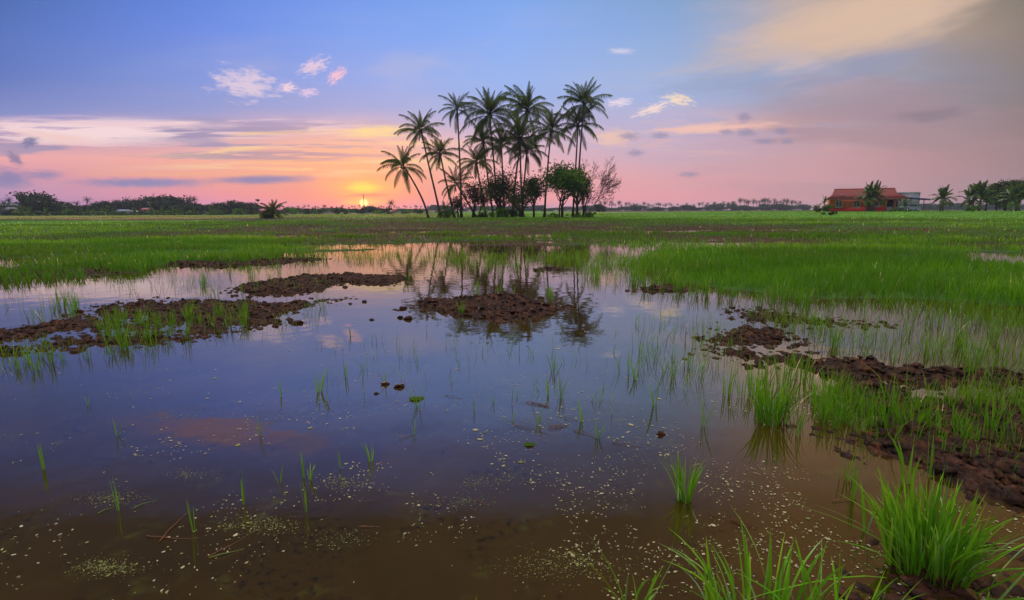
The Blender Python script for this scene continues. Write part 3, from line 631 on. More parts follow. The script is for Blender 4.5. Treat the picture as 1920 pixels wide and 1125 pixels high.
bunch([(1600, 800), (1800, 850), (1940, 880), (1940, 905), (1780, 870), (1620, 830)], 14, 'ssm', .6, .9, 'tuft before right stand', 'front rice tufts of the right-hand stand', 9)

# ============================================================ floating bits
rg = np.random.default_rng(12); acc = Acc()
def fleck(x, y, s, rg):
    k = int(rg.integers(5, 8)); a = np.arange(k) * 6.283 / k + rg.random(); rr = s * rg.uniform(.6, 1.2, k); e = rg.uniform(.35, .8); ro = rg.random() * 3.14
    lx, ly = rr * np.cos(a), rr * np.sin(a) * e; X_ = lx*math.cos(ro) - ly*math.sin(ro); Y_ = lx*math.sin(ro) + ly*math.cos(ro)
    z0 = .003; hh = s * rg.uniform(.12, .4)
    v = np.vstack([np.stack([x + X_, y + Y_, np.full(k, z0)], 1), [[x, y, z0 + hh]]]); return v, np.array([[i, (i + 1) % k, k] for i in range(k)])
pts = []
n = 12500; qx = rg.uniform(-60, 1980, n); qy = 560 + 565 * rg.random(n) ** .75
dn = .10 + .9 * bell(qx, qy, 1020, 880, 420, 170) + .8 * bell(qx, qy, 1450, 860, 260, 150) + .5 * bell(qx, qy, 1000, 1080, 190, 50) + .25 * bell(qx, qy, 450, 780, 420, 140) + .3 * bell(qx, qy, 1330, 730, 100, 60) + .7 * bell(qx, qy, 1750, 1000, 250, 60)
for i in range(n):
    g_ = G(qx[i], qy[i]); cl = fbm(np.array([g_[0] * 2.2]), np.array([g_[1] * 2.2]), 3, 88)[0]
    if rg.random() < dn[i] * sst(cl, .40, .62) * 1.25:
        if any(sdf(BANKS[k_], np.array([g_[0]]), np.array([g_[1]]))[0] > 0 for k_ in ('A', 'A2', 'A3', 'C', 'H', 'I', 'G')): continue
        r = math.hypot(*g_)
        for _ in range(int(rg.choice([1, 1, 1, 1, 2]))):
            v, t = fleck(g_[0] + rg.normal(0, .012), g_[1] + rg.normal(0, .012), rg.lognormal(math.log(.0043), .42) * (.75 + r * .14), rg); acc.add(v, t=t, a=float(np.clip(rg.normal(.6, .25), 0, 1)))
fm, b = mat('duckweed_bits'); p = b.node('ShaderNodeBsdfPrincipled')
b.put(p.inputs['Base Color'], b.ramp(attr(b).outputs['Fac'], [(0, (.12, .14, .02)), (.3, (.20, .19, .05)), (.6, (.32, .27, .14)), (1, (.46, .40, .26))])); p.inputs['Roughness'].default_value = .6; b.l.new(p.outputs[0], b.out.inputs[0])
o = link('duckweed', acc.mesh('duckweed', fm)); tag(o, 'pale floating duckweed flecks scattered over the brown water', 'duckweed', kind='stuff')
# yellow-green algae tufts just at the surface
acc = Acc()
for (px, py, rx, ry, n) in [(200, 1065, 60, 14, 170), (490, 985, 70, 14, 150), (210, 935, 60, 12, 120), (325, 780, 60, 8, 60), (640, 905, 40, 12, 90), (1000, 790, 60, 10, 80), (910, 905, 60, 10, 70), (1060, 1060, 100, 25, 190), (355, 890, 40, 8, 60), (870, 940, 60, 10, 60), (640, 1010, 80, 16, 60), (930, 720, 60, 10, 60)]:
    for i in range(n * 3):
        g_ = G(px + rg.normal(0, rx * .55), py + rg.normal(0, ry * .65)); v, t = fleck(g_[0], g_[1], rg.lognormal(math.log(.0026), .4), rg); acc.add(v, t=t, a=float(rg.uniform(0, .3)))
o = link('floating_algae', acc.mesh('floating_algae', fm)); tag(o, 'yellow-green algae tufts afloat in loose patches on the pond', 'algae', kind='stuff')
# straw stalks afloat, one object each
strawm = leafmat('dry_straw', [(0, (.16, .06, .025)), (.5, (.26, .12, .05)), (1, (.14, .22, .03))], .1, .3)
STR = [((275, 1006), (372, 1010), 0, 'long brown stalk lying flat on the water at lower left'), ((298, 1018), (352, 962), .3, 'brown stalk slanting up from the long flat one at lower left'), ((390, 1046), (462, 1006), .2, 'reddish stalk afloat right of the lower left stalks'), ((392, 1048), (458, 1030), 1, 'green stalk beside the reddish one at lower left'),
       ((183, 965), (222, 950), 1, 'green leaf trailing on the water at lower left'), ((248, 956), (295, 938), 1, 'pale green leaf afloat right of the trailing leaf'), ((985, 755), (1030, 765), .1, 'reddish stalk in the tangle near the pond centre'), ((1028, 803), (1062, 800), .1, 'brown bundle stalk right of the sprouts in the middle'),
       ((965, 798), (1032, 816), .1, 'thin brown stalk across the small sprouts in the middle'), ((1075, 808), (1120, 824), 0, 'thick brown stalk between the two single blades'), ((1148, 830), (1204, 838), 0, 'dark brown twig afloat right of the two single blades'), ((1058, 785), (1084, 790), 0, 'short brown twig above the thick stalk'),
       ((672, 990), (712, 988), 0, 'short red-brown stalk low in the middle left'), ((892, 940), (920, 950), 0, 'red-brown leaf piece in the lower middle'), ((748, 824), (776, 818), 0, 'reddish straw under a sprout in the middle'), ((1370, 975), (1410, 992), 0, 'tangled brown straw in water left of the biggest clump'),
       ((1560, 942), (1600, 940), .3, 'flat straw at the foot of the thin shoots'), ((834, 742), (868, 748), .1, 'faint brown stalk right of the yellow-green leaf'), ((1855, 1030), (1918, 1052), 0, 'thin brown stalk at the right edge')]
for (a_, b_, tn, lab) in STR:
    A_ = G(*a_); B_ = G(*b_); c_ = (A_ + B_) / 2; t = np.linspace(0, 1, 9)[:, None]; L_ = np.linalg.norm(B_ - A_)
    per = np.array([-(B_ - A_)[1], (B_ - A_)[0]]); xy = A_ - c_ + (B_ - A_) * t + per * (np.sin(t * 3.1) * rg.uniform(-.08, .08) + (vn(t * 5 + c_[0], t * 0 + 1, 5) - .5) * .06)
    acc = Acc(); acc.tube(np.hstack([xy, .006 + .004 * np.sin(t * 5)]), np.linspace(.0026, .001, 9), 5, a=tn)
    if 'tangle' in lab or 'bundle' in lab:
        for k_ in range(7):
            o_ = rg.normal(0, .02, 2); acc.tube(np.hstack([xy * rg.uniform(.5, 1) + o_,   .005 + .006 * rg.random() + 0 * t]), .0010, 4, a=tn)
    tag(link('straw_stalk', acc.mesh('straw_stalk', strawm), loc=(c_[0], c_[1], 0)), lab, 'straw', 'floating stalks')
# round floating leaves
for (px, py, s, lab) in [(781, 748, .065, 'large ragged yellow-green leaf floating by a rice tuft'), (993, 834, .04, 'small oval green leaf floating below the tangled stalks')]:
    g_ = G(px, py); k = 22; a_ = np.arange(k) * 6.283 / k; rr = s * (1 + .3 * (vn(a_ * 1.6, a_ * 0, 6) - .5)); acc = Acc()
    v = np.vstack([np.stack([rr*np.cos(a_), rr*.8*np.sin(a_), .006 + .004*np.sin(a_*3)], 1), np.stack([.5*rr*np.cos(a_), .4*rr*np.sin(a_), .011 + .003*np.sin(a_*4)], 1), [[0, 0, .008]]])
    q = [[i, (i+1) % k, k+(i+1) % k, k+i] for i in range(k)]; t = [[k+i, k+(i+1) % k, 2*k] for i in range(k)]; acc.add(v, q, t, .45)
    tag(link('floating_leaf', acc.mesh('floating_leaf', M['leaf_banana'], True), loc=(g_[0], g_[1], 0)), lab, 'leaf')

# ============================================================ coconut palms
def frond_mesh(L, elev, droop, seed, nl=42, lw=.068):
    """one pinnate leaf growing from the origin towards +X"""
    rg = np.random.default_rng(seed); t = np.linspace(0, 1, 13); ang = elev - (droop) * t ** 1.25
    ds = L / 12; x = np.concatenate([[0], np.cumsum(np.cos(ang[:-1]) * ds)]); z = np.concatenate([[0], np.cumsum(np.sin(ang[:-1]) * ds)]); y = .06 * L * (rg.random() - .5) * t ** 2
    ra = Acc(); ra.tube(np.stack([x, y, z], 1), np.linspace(.055, .010, 13) * L / 4.5, 4, a=.25)
    tt = np.linspace(.14, .99, nl); V_, Q_, T_, A_ = [], [], [], []; k = 0
    for s in (-1, 1):
        for u in tt:
            bx = np.array([np.interp(u, t, x), np.interp(u, t, y), np.interp(u, t, z)]); an = np.interp(u, t, ang)
            fw = np.array([math.cos(an), 0, math.sin(an)]); up = np.array([-math.sin(an), 0, math.cos(an)])
            ll = L * .235 * (math.sin(math.pi * min(1, .18 + .80 * u)) ** .6) * rg.uniform(.8, 1.1)
            rake = .75 + .5 * u; d0 = fw * math.sin(rake) * .9 + np.array([0, s, 0]) * math.cos(rake) * 1.1 + up * .12; d0 /= np.linalg.norm(d0)
            sag = rg.uniform(.55, 1.05)
            p1 = bx + d0 * ll * .5 + np.array([0, 0, -1]) * ll * .5 * sag * .30; p2 = bx + d0 * ll * .88 + np.array([0, 0, -1]) * ll * sag
            wd = fw * lw * L / 4.5; V_ += [bx - wd * .5, bx + wd * .5, p1 + wd * .6, p1 - wd * .6, p2]; Q_.append([k, k+1, k+2, k+3]); T_.append([k+3, k+2, k+4]); A_ += [rg.uniform(.35, .95)] * 5; k += 5
    ra.add(V_, Q_, T_, np.array(A_)); return ra.mesh('frond', M['frond'])
FR = {}
for ci, (el, dr) in enumerate([(1.40, .6), (1.12, .95), (.80, 1.3), (.40, 1.5), (-.05, 1.3), (-.55, .9), (-1.1, .35)]):
    FR[ci] = [frond_mesh(4.5, el, dr * q_, 600 + ci * 10 + j) for j, q_ in enumerate((.85, 1.15))]
cocos = Acc()
for k in range(7): a_ = k * .9; lumps(cocos, [.26 * math.cos(a_)], [.26 * math.sin(a_)], [-.28 - .08 * (k % 3)], [.13], np.random.default_rng(k))
COC = cocos.mesh('coconuts', M['coconut'])
shm = simple('dry_sheath', (.10, .06, .03), .9)
def palm(px0, py0, px1, py1, Y, R, seed, label, group='coconut palms of the central grove', nfr=22, lean=.4, asym=0.0, curve=None, tr=.15, dead=2):
    rg = np.random.default_rng(seed); a = P(px0, py0, Y); zg = gz1(a.x, Y) - .1; top = P(px1, py1, Y + rg.uniform(-2, 2))
    h = top.z - zg; root = empty('coconut_palm', (a.x, Y, zg), label, 'palm', group)
    t = np.linspace(0, 1, 18); dx, dy = top.x - a.x, top.y - Y; e = t ** lean if lean < 1 else t ** lean
    bow = np.sin(t * math.pi) * (curve if curve is not None else rg.uniform(-.25, .25))
    pts = np.stack([dx * e + bow, dy * t + .05 * np.sin(t * 7), h * t], 1)
    rad = tr * (1 + .9 * np.exp(-t * 22)) * (1.05 - .42 * t) * (1 + .05 * np.sin(np.arange(18) * 2.4))
    ac = Acc(); ac.tube(pts, rad, 9); link('trunk', ac.mesh('trunk', M['bark'], True), root)
    nfr = int(nfr * 1.2)
    for i in range(nfr):
        f = i / (nfr - 1); ci = min(6, int(f ** .95 * 5.2 + rg.uniform(-.3, .5))) if i < nfr - dead else int(rg.choice([5, 6])); ci = max(0, ci)
        az = i * 2.399 + rg.uniform(-.25, .25); s = R / 3.65 * rg.uniform(.85, 1.12) * (.80 if ci == 0 else 1)
        link('frond', FR[ci][int(rg.integers(2))], root, (dx + .12 * math.cos(az), dy + .12 * math.sin(az), h - .05 - .35 * f), (rg.normal(0, .12), rg.normal(0, .06), az), s)
    link('coconuts', COC, root, (dx, dy, h - .15), (0, 0, rg.random() * 6), R / 3.6)
    for k in range(2 if dead else 0):
        ac = Acc(); q = rg.random() * 6.28; L_ = rg.uniform(.8, 1.7); tt = np.linspace(0, 1, 6)
        ac.tube(np.stack([.16*math.cos(q) + .15*tt*math.cos(q), .16*math.sin(q) + .15*tt*math.sin(q), -.5 - L_*tt], 1), np.array([.03, .05, .07, .09, .07, .02]), 5)
        link('dry_sheath', ac.mesh('dry_sheath', shm), root, (dx, dy, h))
    return root
PALMS = [
 (803, 409, 755, 309, 80, 3.3, 'leftmost coconut palm, leaning left with a curved foot', 20, .62, .1),
 (826, 409, 789, 243, 80, 3.3, 'second coconut palm from the left, tall, leaning left over its neighbour', 22, .8, .2),
 (852, 408, 825, 287, 82, 2.7, 'third coconut palm from the left, medium height with a thin leaning trunk', 20, .85, .15),
 (865, 408, 857, 201, 82, 2.5, 'very slender tall coconut palm with a small crown, fourth from the left', 18, 1.0, -.1),
 (893, 408, 854, 342, 81, 2.6, 'low young coconut palm leaning left under the slender tall one', 15, .75, .25),
 (912, 408, 893, 302, 82, 2.8, 'short coconut palm rising from the dark bushes left of the thick crown', 20, .9, .1),
 (934, 408, 918, 213, 84, 4.2, 'tall coconut palm with a very full crown, left of the middle', 26, .9, 0),
 (925, 408, 906, 264, 86, 3.2, 'coconut palm half hidden below the left full crown', 20, .9, .1),
 (946, 408, 940, 268, 87, 3.0, 'coconut palm hidden between the two full crowns', 18, 1.0, 0),
 (961, 409, 989, 205, 85, 4.0, 'tall coconut palm with wide crown in the middle, trunk leaning right', 26, .8, -.2),
 (981, 409, 975, 258, 81, 4.0, 'bright green coconut palm in front of the middle, big drooping crown', 25, 1.0, .1),
 (978, 408, 988, 282, 83, 3.0, 'lower coconut palm just right of the bright green one', 18, .9, 0),
 (1021, 408, 1034, 242, 83, 3.6, 'coconut palm between the middle group and the right pair, leaning right', 22, .9, -.1),
 (1074, 408, 1084, 232, 84, 3.5, 'left palm of the right pair, lower crown behind its taller twin', 20, 1.0, 0),
 (1082, 409, 1095, 192, 81, 3.6, 'tallest coconut palm, right one of the right pair', 26, .85, -.1),
 (834, 408, 833, 392, 79, 1.6, 'stemless young coconut palm at the left foot of the grove', 10, 1.0, 0),
]
for i, q in enumerate(PALMS):
    palm(q[0], q[1], q[2], q[3], q[4], q[5], 700 + i, q[6], nfr=q[7], lean=1 / max(q[8], .5) if q[8] < 1 else 1.0, curve=q[9] * (-1 if q[2] < q[0] else 1), tr=.16 if q[5] > 2 else .1, dead=2 if q[5] > 2 else 0)

# ============================================================ broadleaf trees
def skeleton(seed, h, spread, ntr=1, splits=4, up=.55, start=.25, lean=0.0, crook=.18, nb=3):
    rg = np.random.default_rng(seed); segs = []; tips = []
    def grow(p, d, L, r, dep):
        k = 4; pts = [p]; 
        for i in range(k):
            d = d + rg.normal(0, crook, 3) * np.array([1, 1, .6]); d[2] += .05; d = d / np.linalg.norm(d); p = p + d * L / k; pts.append(p)
        segs.append((np.array(pts), np.linspace(r, r * .62, k + 1), dep))
        if dep >= splits: tips.append(p); return
        if dep >= splits - 1: tips.append(pts[2])
        for j in range(nb if dep else nb + 1):
            a = rg.random() * 6.28; s = spread * rg.uniform(.6, 1.2); nd = np.array([math.cos(a) * s, math.sin(a) * s, up * rg.uniform(.4, 1.2)]) + d * .5
            nd /= np.linalg.norm(nd); q = pts[int(rg.integers(2, k + 1))] if dep else pts[int(rg.integers(2, k + 1))]
            grow(q, nd, L * rg.uniform(.62, .85), r * .52, dep + 1)
    for i in range(ntr):
        a = rg.random() * 6.28; off = np.array([math.cos(a), math.sin(a) * .5, 0]) * (.0 if ntr == 1 else .35 * rg.random() * h * .35)
        grow(off, np.array([rg.normal(lean, .12), rg.normal(0, .12), 1.0]), h * (start + .08 * rg.random()), h * .022 / (ntr ** .35), 0)
    return segs, tips
def dome(tips, k, H, Wd, cs, seed, lo=.42):
    rg = np.random.default_rng(seed + 5); u = rg.normal(0, 1, (k, 3)); u /= np.linalg.norm(u, axis=1)[:, None]; u *= rg.uniform(.45, 1, k)[:, None]
    a_ = np.arctan2(u[:, 1], u[:, 0]); lump = 1 + .16 * np.sin(a_ * 3 + seed) + .1 * np.sin(a_ * 5 + u[:, 2] * 4)
    zc = H * (lo + 1) / 2; q = np.stack([u[:, 0] * (Wd/2 - cs) * lump, u[:, 1] * (Wd/2 - cs) * lump, zc + u[:, 2] * (H * (1 - lo) / 2 - cs * .6)], 1)
    return np.vstack([tips, q])
def leaves(tips, n, cs, ls, seed, flat=.7, jit=.5):
    rg = np.random.default_rng(seed); tips = np.array(tips); c = tips[rg.integers(0, len(tips), n)]; sub = rg.normal(0, 1, (len(tips), 3))
    p_ = c + rg.normal(0, 1, (n, 3)) * cs * np.array([1, 1, flat]); u = rg.normal(0, 1, (n, 3)); u /= np.linalg.norm(u, axis=1)[:, None]
    w = rg.normal(0, 1, (n, 3)); w -= (w * u).sum(1)[:, None] * u; w /= np.linalg.norm(w, axis=1)[:, None]; s = ls * rg.uniform(.6, 1.3, n)[:, None]
    v = np.stack([p_ - u * s, p_ - w * s * .5, p_ + u * s, p_ + w * s * .5], 1).reshape(-1, 3); q = np.arange(n * 4).reshape(n, 4)
    tone = fbm(p_[:, 0] * .8 + p_[:, 1] * .6, p_[:, 2] * .9, 3, seed); ti = np.repeat(np.clip((tone - .5) * 1.8 + .5 + rg.normal(0, .15, n), 0, 1), 4); return v, q, ti
def fit(segs, tips, H, Wd):
    allp = np.vstack([s[0] for s in segs]); sz = H / allp[:, 2].max(); sx = Wd / (allp[:, 0].max() - allp[:, 0].min()); mid = (allp[:, 0].max() + allp[:, 0].min()) / 2
    f = np.array([sx, sx, sz]); k = np.array([mid, 0, 0])
    g_ = lambda p_: (p_ - k * np.clip(np.atleast_2d(p_)[:, 2:3] / allp[:, 2].max() * 2, 0, 1)) * f
    return [(g_(s[0]), s[1] * (sz), s[2]) for s in segs], g_(np.array(tips))
def tree(px, py, Y, H, Wd, seed, label, cat, group, lm, nleaf, ls, cs=.5, ntr=1, splits=3, name='broadleaf_tree', start=.25, bark='bark_dark', twigs=True, z=None, flat=.7, domek=26, lo=.42, **kw):
    a = P(px, py, Y); zz = gz1(a.x, Y) - .05 if z is None else z; root = empty(name, (a.x, Y, zz), label, cat, group)
    sg, tp = skeleton(seed, H, 1.0, ntr, splits, start=start, **kw); sg, tp = fit(sg, tp, H - cs * .8, max(Wd - cs * 2, .3))
    ac = Acc()
    for s in sg: ac.tube(s[0], np.maximum(s[1], .012 * Y / 80), 6 if s[2] < 2 else 4, cap=False)
    link('trunk', ac.mesh('trunk', M[bark], True), root)
    if nleaf:
        v, q, ti = leaves(dome(tp, domek, H, Wd, cs, seed, lo), nleaf, cs * .8, ls, seed, flat); v[:, 2] = np.maximum(v[:, 2], .15); ac = Acc(); ac.add(v, q, a=ti); link('crown', ac.mesh('crown', lm), root)
    return root
GR = 'broadleaf trees of the central grove'
tree(1051, 408, 79, 8.6, 8.2, 811, 'wide bright green tree on several trunks, right of the middle palms', 'tree', GR, M['leaf_green'], 4600, .19, .80, ntr=4, splits=3, start=.30, flat=.5, domek=60, lo=.40)
tree(1082, 408, 82, 7.6, 5.0, 812, 'green tree behind the trunks of the right palm pair', 'tree', GR, M['leaf_green'], 2000, .16, .6, ntr=2, splits=3, start=.32)
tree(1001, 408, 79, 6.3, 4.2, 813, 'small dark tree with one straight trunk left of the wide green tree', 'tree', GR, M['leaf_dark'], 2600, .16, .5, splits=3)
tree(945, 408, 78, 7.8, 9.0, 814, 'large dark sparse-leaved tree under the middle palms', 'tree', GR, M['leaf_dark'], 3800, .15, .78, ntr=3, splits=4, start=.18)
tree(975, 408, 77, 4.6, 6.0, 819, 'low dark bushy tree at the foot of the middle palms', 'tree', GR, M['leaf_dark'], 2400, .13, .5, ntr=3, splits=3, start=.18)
tree(892, 408, 79, 6.0, 6.4, 815, 'thin reddish-brown tree with crooked branches, left in the grove', 'tree', GR, leafmat('leaf_reddish', [(0, (.05, .022, .014)), (.6, (.07, .04, .018)), (1, (.10, .09, .02))], .25, .1), 2300, .14, .6, ntr=3, splits=4, start=.18)
tree(1094, 408, 80, 6.4, 3.2, 816, 'slim half-bare tree between the right palms and the leafless tree', 'tree', GR, M['leaf_green'], 650, .14, .4, ntr=2, splits=3, start=.3)
tree(860, 408, 80, 3.6, 3.4, 817, 'low dark thicket at the left end of the grove', 'bush', GR, M['leaf_dark'], 1100, .12, .38, ntr=3, splits=3, name='bush', start=.2)
# leafless tree
def bare(px, py, Y, H, seed):
    a = P(px, py, Y); root = empty('leafless_tree', (a.x, Y, gz1(a.x, Y) - .05), 'leafless tree with a wide net of bare twigs, rightmost in the grove', 'tree', GR); rg = np.random.default_rng(seed); ac = Acc(); bc = Acc()
    def grow(p, d, L, r, dep):
        pts = [p]
        for i in range(5):
            d = d + rg.normal(0, .13, 3) + np.array([.02, 0, .03]); d /= np.linalg.norm(d); p = p + d * L / 5; pts.append(p)
        (ac if dep < 2 else bc).tube(np.array(pts), np.maximum(np.linspace(r, r * .6, 6), .025), 6 if dep < 2 else 3, cap=False)
        if dep >= 6: return
        for j in range(3 if dep in (1, 2, 3) else 2):
            nd = d + rg.normal(0, .55, 3) * np.array([1.1, .8, .7]) + np.array([.14, 0, .03]); nd /= np.linalg.norm(nd); grow(pts[int(rg.integers(2, 6))] if j else p, nd, L * rg.uniform(.66, .86), max(r * .6, .021), dep + 1)
    for s in (-.45, .1, .5): grow(np.array([s, 0, 0]), np.array([s * .5 + .12, 0, 1.0]), H * .30, .10, 0)
    allv = np.vstack(ac.v + bc.v); sx = 6.4 / (allv[:, 0].max() - allv[:, 0].min()); x0 = allv[:, 0].min(); sz = H / allv[:, 2].max()
    for A_ in (ac, bc):
        for v in A_.v: f_ = np.clip(v[:, 2] / 3.0, 0, 1); v[:, 0] = v[:, 0] * sx + f_ * (-1.4 - x0 * sx) + (1 - f_) * 0; v[:, 1] *= sx; v[:, 2] *= sz
    link('trunk', ac.mesh('trunk', M['bark_dark'], True), root); link('twigs', bc.mesh('twigs', M['bark_dark']), root)
bare(1101, 407, 81, 9.3, 8)
# bushes at the feet
def bush(px, py, Y, H, Wd, seed, label, lm, n=900, ls=.11, name='bush', group='bushes at the foot of the grove', cat='bush', z=None):
    a = P(px, py, Y); rg = np.random.default_rng(seed); k = 14; tips = np.stack([rg.normal(0, Wd * .22, k), rg.normal(0, Wd * .2, k), rg.uniform(.15, .85, k) * H], 1); v, q, ti = leaves(tips, n, min(H, Wd) * .17, ls, seed)
    v[:, 2] = np.maximum(v[:, 2], .02); ac = Acc(); ac.add(v, q, a=ti); bc = Acc()
    for tp in tips: bc.tube(np.array([[tp[0]*.2, tp[1]*.2, -.1], tp * [.7, .7, .5], tp]), [.04, .025, .012], 4)
    root = empty(name, (a.x, Y, (gz1(a.x, Y) if z is None else z)), label, cat, group); link('foliage', ac.mesh('foliage', lm), root); link('stems', bc.mesh('stems', M['bark_dark']), root); return root
bush(836, 408, 78, 1.3, 3.2, 31, 'low green bush at the left foot of the grove', M['leaf_green'])
bush(932, 408, 76, 1.6, 4.2, 32, 'green bush under the tall full-crowned palm', M['leaf_green'], 1200)
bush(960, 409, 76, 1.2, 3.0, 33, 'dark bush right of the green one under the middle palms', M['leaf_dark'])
bush(1040, 409, 76, .7, 3.4, 34, 'very low weeds left of the right palm pair', M['leaf_green'], 500)
bush(1098, 408, 78, .9, 3.4, 35, 'low weeds at the right foot of the grove', M['leaf_green'], 700)
bush(905, 409, 77, .9, 2.6, 36, 'low weeds at the foot of the short palm', M['leaf_dark'], 500)

# ============================================================ distant trees
def far_palm_mesh(seed, h, R, n=14, dens=9):
    rg = np.random.default_rng(seed); ac = Acc(); dx = rg.normal(0, .06) * h; t = np.linspace(0, 1, 6)
    ac.tube(np.stack([dx * t**1.5, 0*t, h*t], 1), np.linspace(.22, .14, 6), 5, a=.3)
    for i in range(n):
        az = i * 2.4 + rg.random() * .4; el = 1.35 - 2.2 * i / n; p_ = np.array([dx, 0, h]); pts = [p_]; d = el
        for k in range(6): d -= .10; p_ = p_ + R / 5 * np.array([math.cos(az)*math.cos(d), math.sin(az)*math.cos(d), math.sin(d)]); pts.append(p_)
        pts = np.array(pts); ac.tube(pts, np.linspace(.09, .05, 7), 3, a=.4); side = np.array([-math.sin(az), math.cos(az), 0])
        for k in range(dens):
            u = (k + .6) / dens * 6; b0 = np.array([np.interp(u, range(7), pts[:, c_]) for c_ in range(3)]); fw = pts[min(6, int(u)+1)] - pts[int(u)]; fw = fw / (np.linalg.norm(fw) + 1e-6)
            for s in (-1, 1):
                e = b0 + side * s * R * .17 + fw * R * .08 - np.array([0, 0, R * .13]); ac.add([b0 - fw*.10, b0 + fw*.14, e], t=[[0, 1, 2]], a=rg.uniform(.3, .8))
    return ac.mesh('distant_palm', M['leaf_far'])
def far_tree_parts(seed, H, Wd, n, ls, lm, ntr=1):
    sg, tp = skeleton(seed, H, 1.0, ntr, 3, start=.22, nb=3); cs = Wd * .085; sg, tp = fit(sg, tp, H - cs, Wd - 2 * cs); ac = Acc()
    for s in sg:
        if s[2] < 3: ac.tube(s[0], np.maximum(s[1], .05), 4, cap=False)
    rg = np.random.default_rng(seed); low = tp[rg.integers(0, len(tp), len(tp) // 2)].copy(); low[:, 2] *= rg.uniform(.25, .8, len(low)); low[:, 0] *= .95
    v, q, ti = leaves(dome(np.vstack([tp, low]), 40, H, Wd, cs, seed, .15), n, cs, ls, seed, .7); v[:, 2] = np.maximum(v[:, 2], .1); bc = Acc(); bc.add(v, q, a=ti)
    return ac.mesh('trunk', M['bark_dark']), bc.mesh('crown', lm)
FP = [far_palm_mesh(900 + k, 8 + k, 2.1 + .25 * k, 16) for k in range(4)]
FT = [far_tree_parts(920 + k, 8, w_, 2600, .46, M['leaf_far']) for k, w_ in enumerate((8, 11, 9, 14, 12))]
def dpalm(px, ytop, Y, label, group, k, rg):
    a = P(px, 395, Y); z = gz1(a.x, Y) - .1; h = P(px, ytop, Y).z - z; b0 = 8 + k + 1.7; f_ = h / b0
    o = link('distant_palm', FP[k], None, (a.x, Y, z), (0, 0, rg.random() * 6.28), (f_ * 1.05, f_ * 1.05, f_)); tag(o, label, 'palm', group); return o
def dtree(px, ytop, wpx, Y, label, group, k, rg):
    a = P(px, 395, Y); z = gz1(a.x, Y) - .2; h = P(px, ytop, Y).z - z; wd = wpx / 975 * Y
    o = empty('distant_tree', (a.x, Y, z), label, 'tree', group); o.rotation_euler[2] = 0 if rg.random() < .5 else math.pi
    W0 = (8, 11, 9, 14, 12)[k]; sx = wd / W0; sz = h / 8
    link('trunk', FT[k][0], o, sc=(sx, sx * .8, sz)); link('crown', FT[k][1], o, sc=(sx, sx * .8, sz)); return o
rg = np.random.default_rng(77)
LT = [  # left edge village trees: px, top, width px, depth, label
 (72, 361, 50, 190, 'tallest broad dark tree of the left treeline'), (100, 382, 48, 195, 'rounded dark tree right of the tallest left tree'), (136, 387, 30, 205, 'low tree left of the white house glimpse'),
 (30, 392, 50, 200, 'low dark tree at the far left edge'), (165, 384, 34, 215, 'dark tree under the palm left of the first village roof'), (188, 377, 30, 220, 'rounded tree beside the left village palms'), (215, 385, 30, 225, 'small tree behind the village roofs'),
 (243, 373, 30, 230, 'flat-topped tree behind the red-roofed house'), (270, 370, 34, 230, 'spreading tree above the red-roofed house'), (292, 376, 30, 235, 'tree left of the big rounded treeline top'), (320, 366, 52, 230, 'big rounded treetop in the middle of the left treeline'),
 (348, 382, 46, 215, 'lower tree right of the big rounded top'), (378, 384, 34, 240, 'low tree below the pair of palms'), (402, 381, 34, 250, 'tree between the palm pair and the dark dome'), (440, 376, 56, 210, 'dark domed tree left of the field palm'), (420, 385, 30, 215, 'small tree at the left flank of the dark dome'),
 (466, 386, 30, 240, 'small tree at the right flank of the dark dome'), (545, 390, 30, 300, 'low tree right of the field palm'), (566, 391, 24, 320, 'low tree in the hazy row right of the field palm'), (588, 391, 24, 300, 'greenish low tree in the hazy row'), (612, 389, 30, 420, 'faint hazy tree left of the sun'), (636, 390, 30, 430, 'faint hazy tree close left of the sun'),
 (664, 391, 24, 330, 'tree just left of the setting sun'), (694, 386, 32, 320, 'domed tree in front of the setting sun'), (715, 391, 24, 380, 'small tree right of the setting sun'), (760, 391, 30, 420, 'hazy tree under the leftmost palm'), (785, 392, 30, 430, 'hazy tree right of the leftmost palm trunk')]
for i, q in enumerate(LT): dtree(q[0], q[1], q[2] * 1.3, q[3], q[4], 'trees of the left horizon', int(rg.integers(5)), rg)
for i, q in enumerate([(10, 378, 185, 'palm at the far left edge of the treeline'), (22, 373, 190, 'taller palm next to the left edge of the treeline'), (50, 372, 185, 'palm against the left flank of the tallest tree'), (105, 375, 200, 'feathery palm right of the tallest left tree'), (118, 380, 205, 'lower feathery palm right of the tallest left tree'), (148, 380, 210, 'palm left of the village roofs'), (167, 373, 215, 'palm topping the trees left of the village roofs'),
      (198, 380, 220, 'slim palm above the village roofs'), (218, 377, 225, 'palm right above the white roof'), (228, 382, 225, 'small palm right of the white roof'), (240, 374, 230, 'palm beside the flat-topped tree'), (358, 371, 245, 'left palm of the pair on the left skyline'), (366, 371, 245, 'right palm of the pair on the left skyline'), (402, 382, 250, 'palm near the dark dome'), (415, 383, 250, 'palm touching the dark dome'), (715, 388, 380, 'faint palm right of the setting sun')]):
    dpalm(q[0], q[1] - 3, q[2], q[3], 'palms of the left horizon', i % 4, rg)
for i in range(46):
    px = 520 + i * 6.6 + rg.uniform(-3, 3); dpalm(px, 385 + rg.uniform(-1.5, 3), rg.uniform(440, 520), 'faint distant palm, one of the thin row along the horizon by the setting sun', 'faint palms by the setting sun', int(rg.integers(4)), rg)
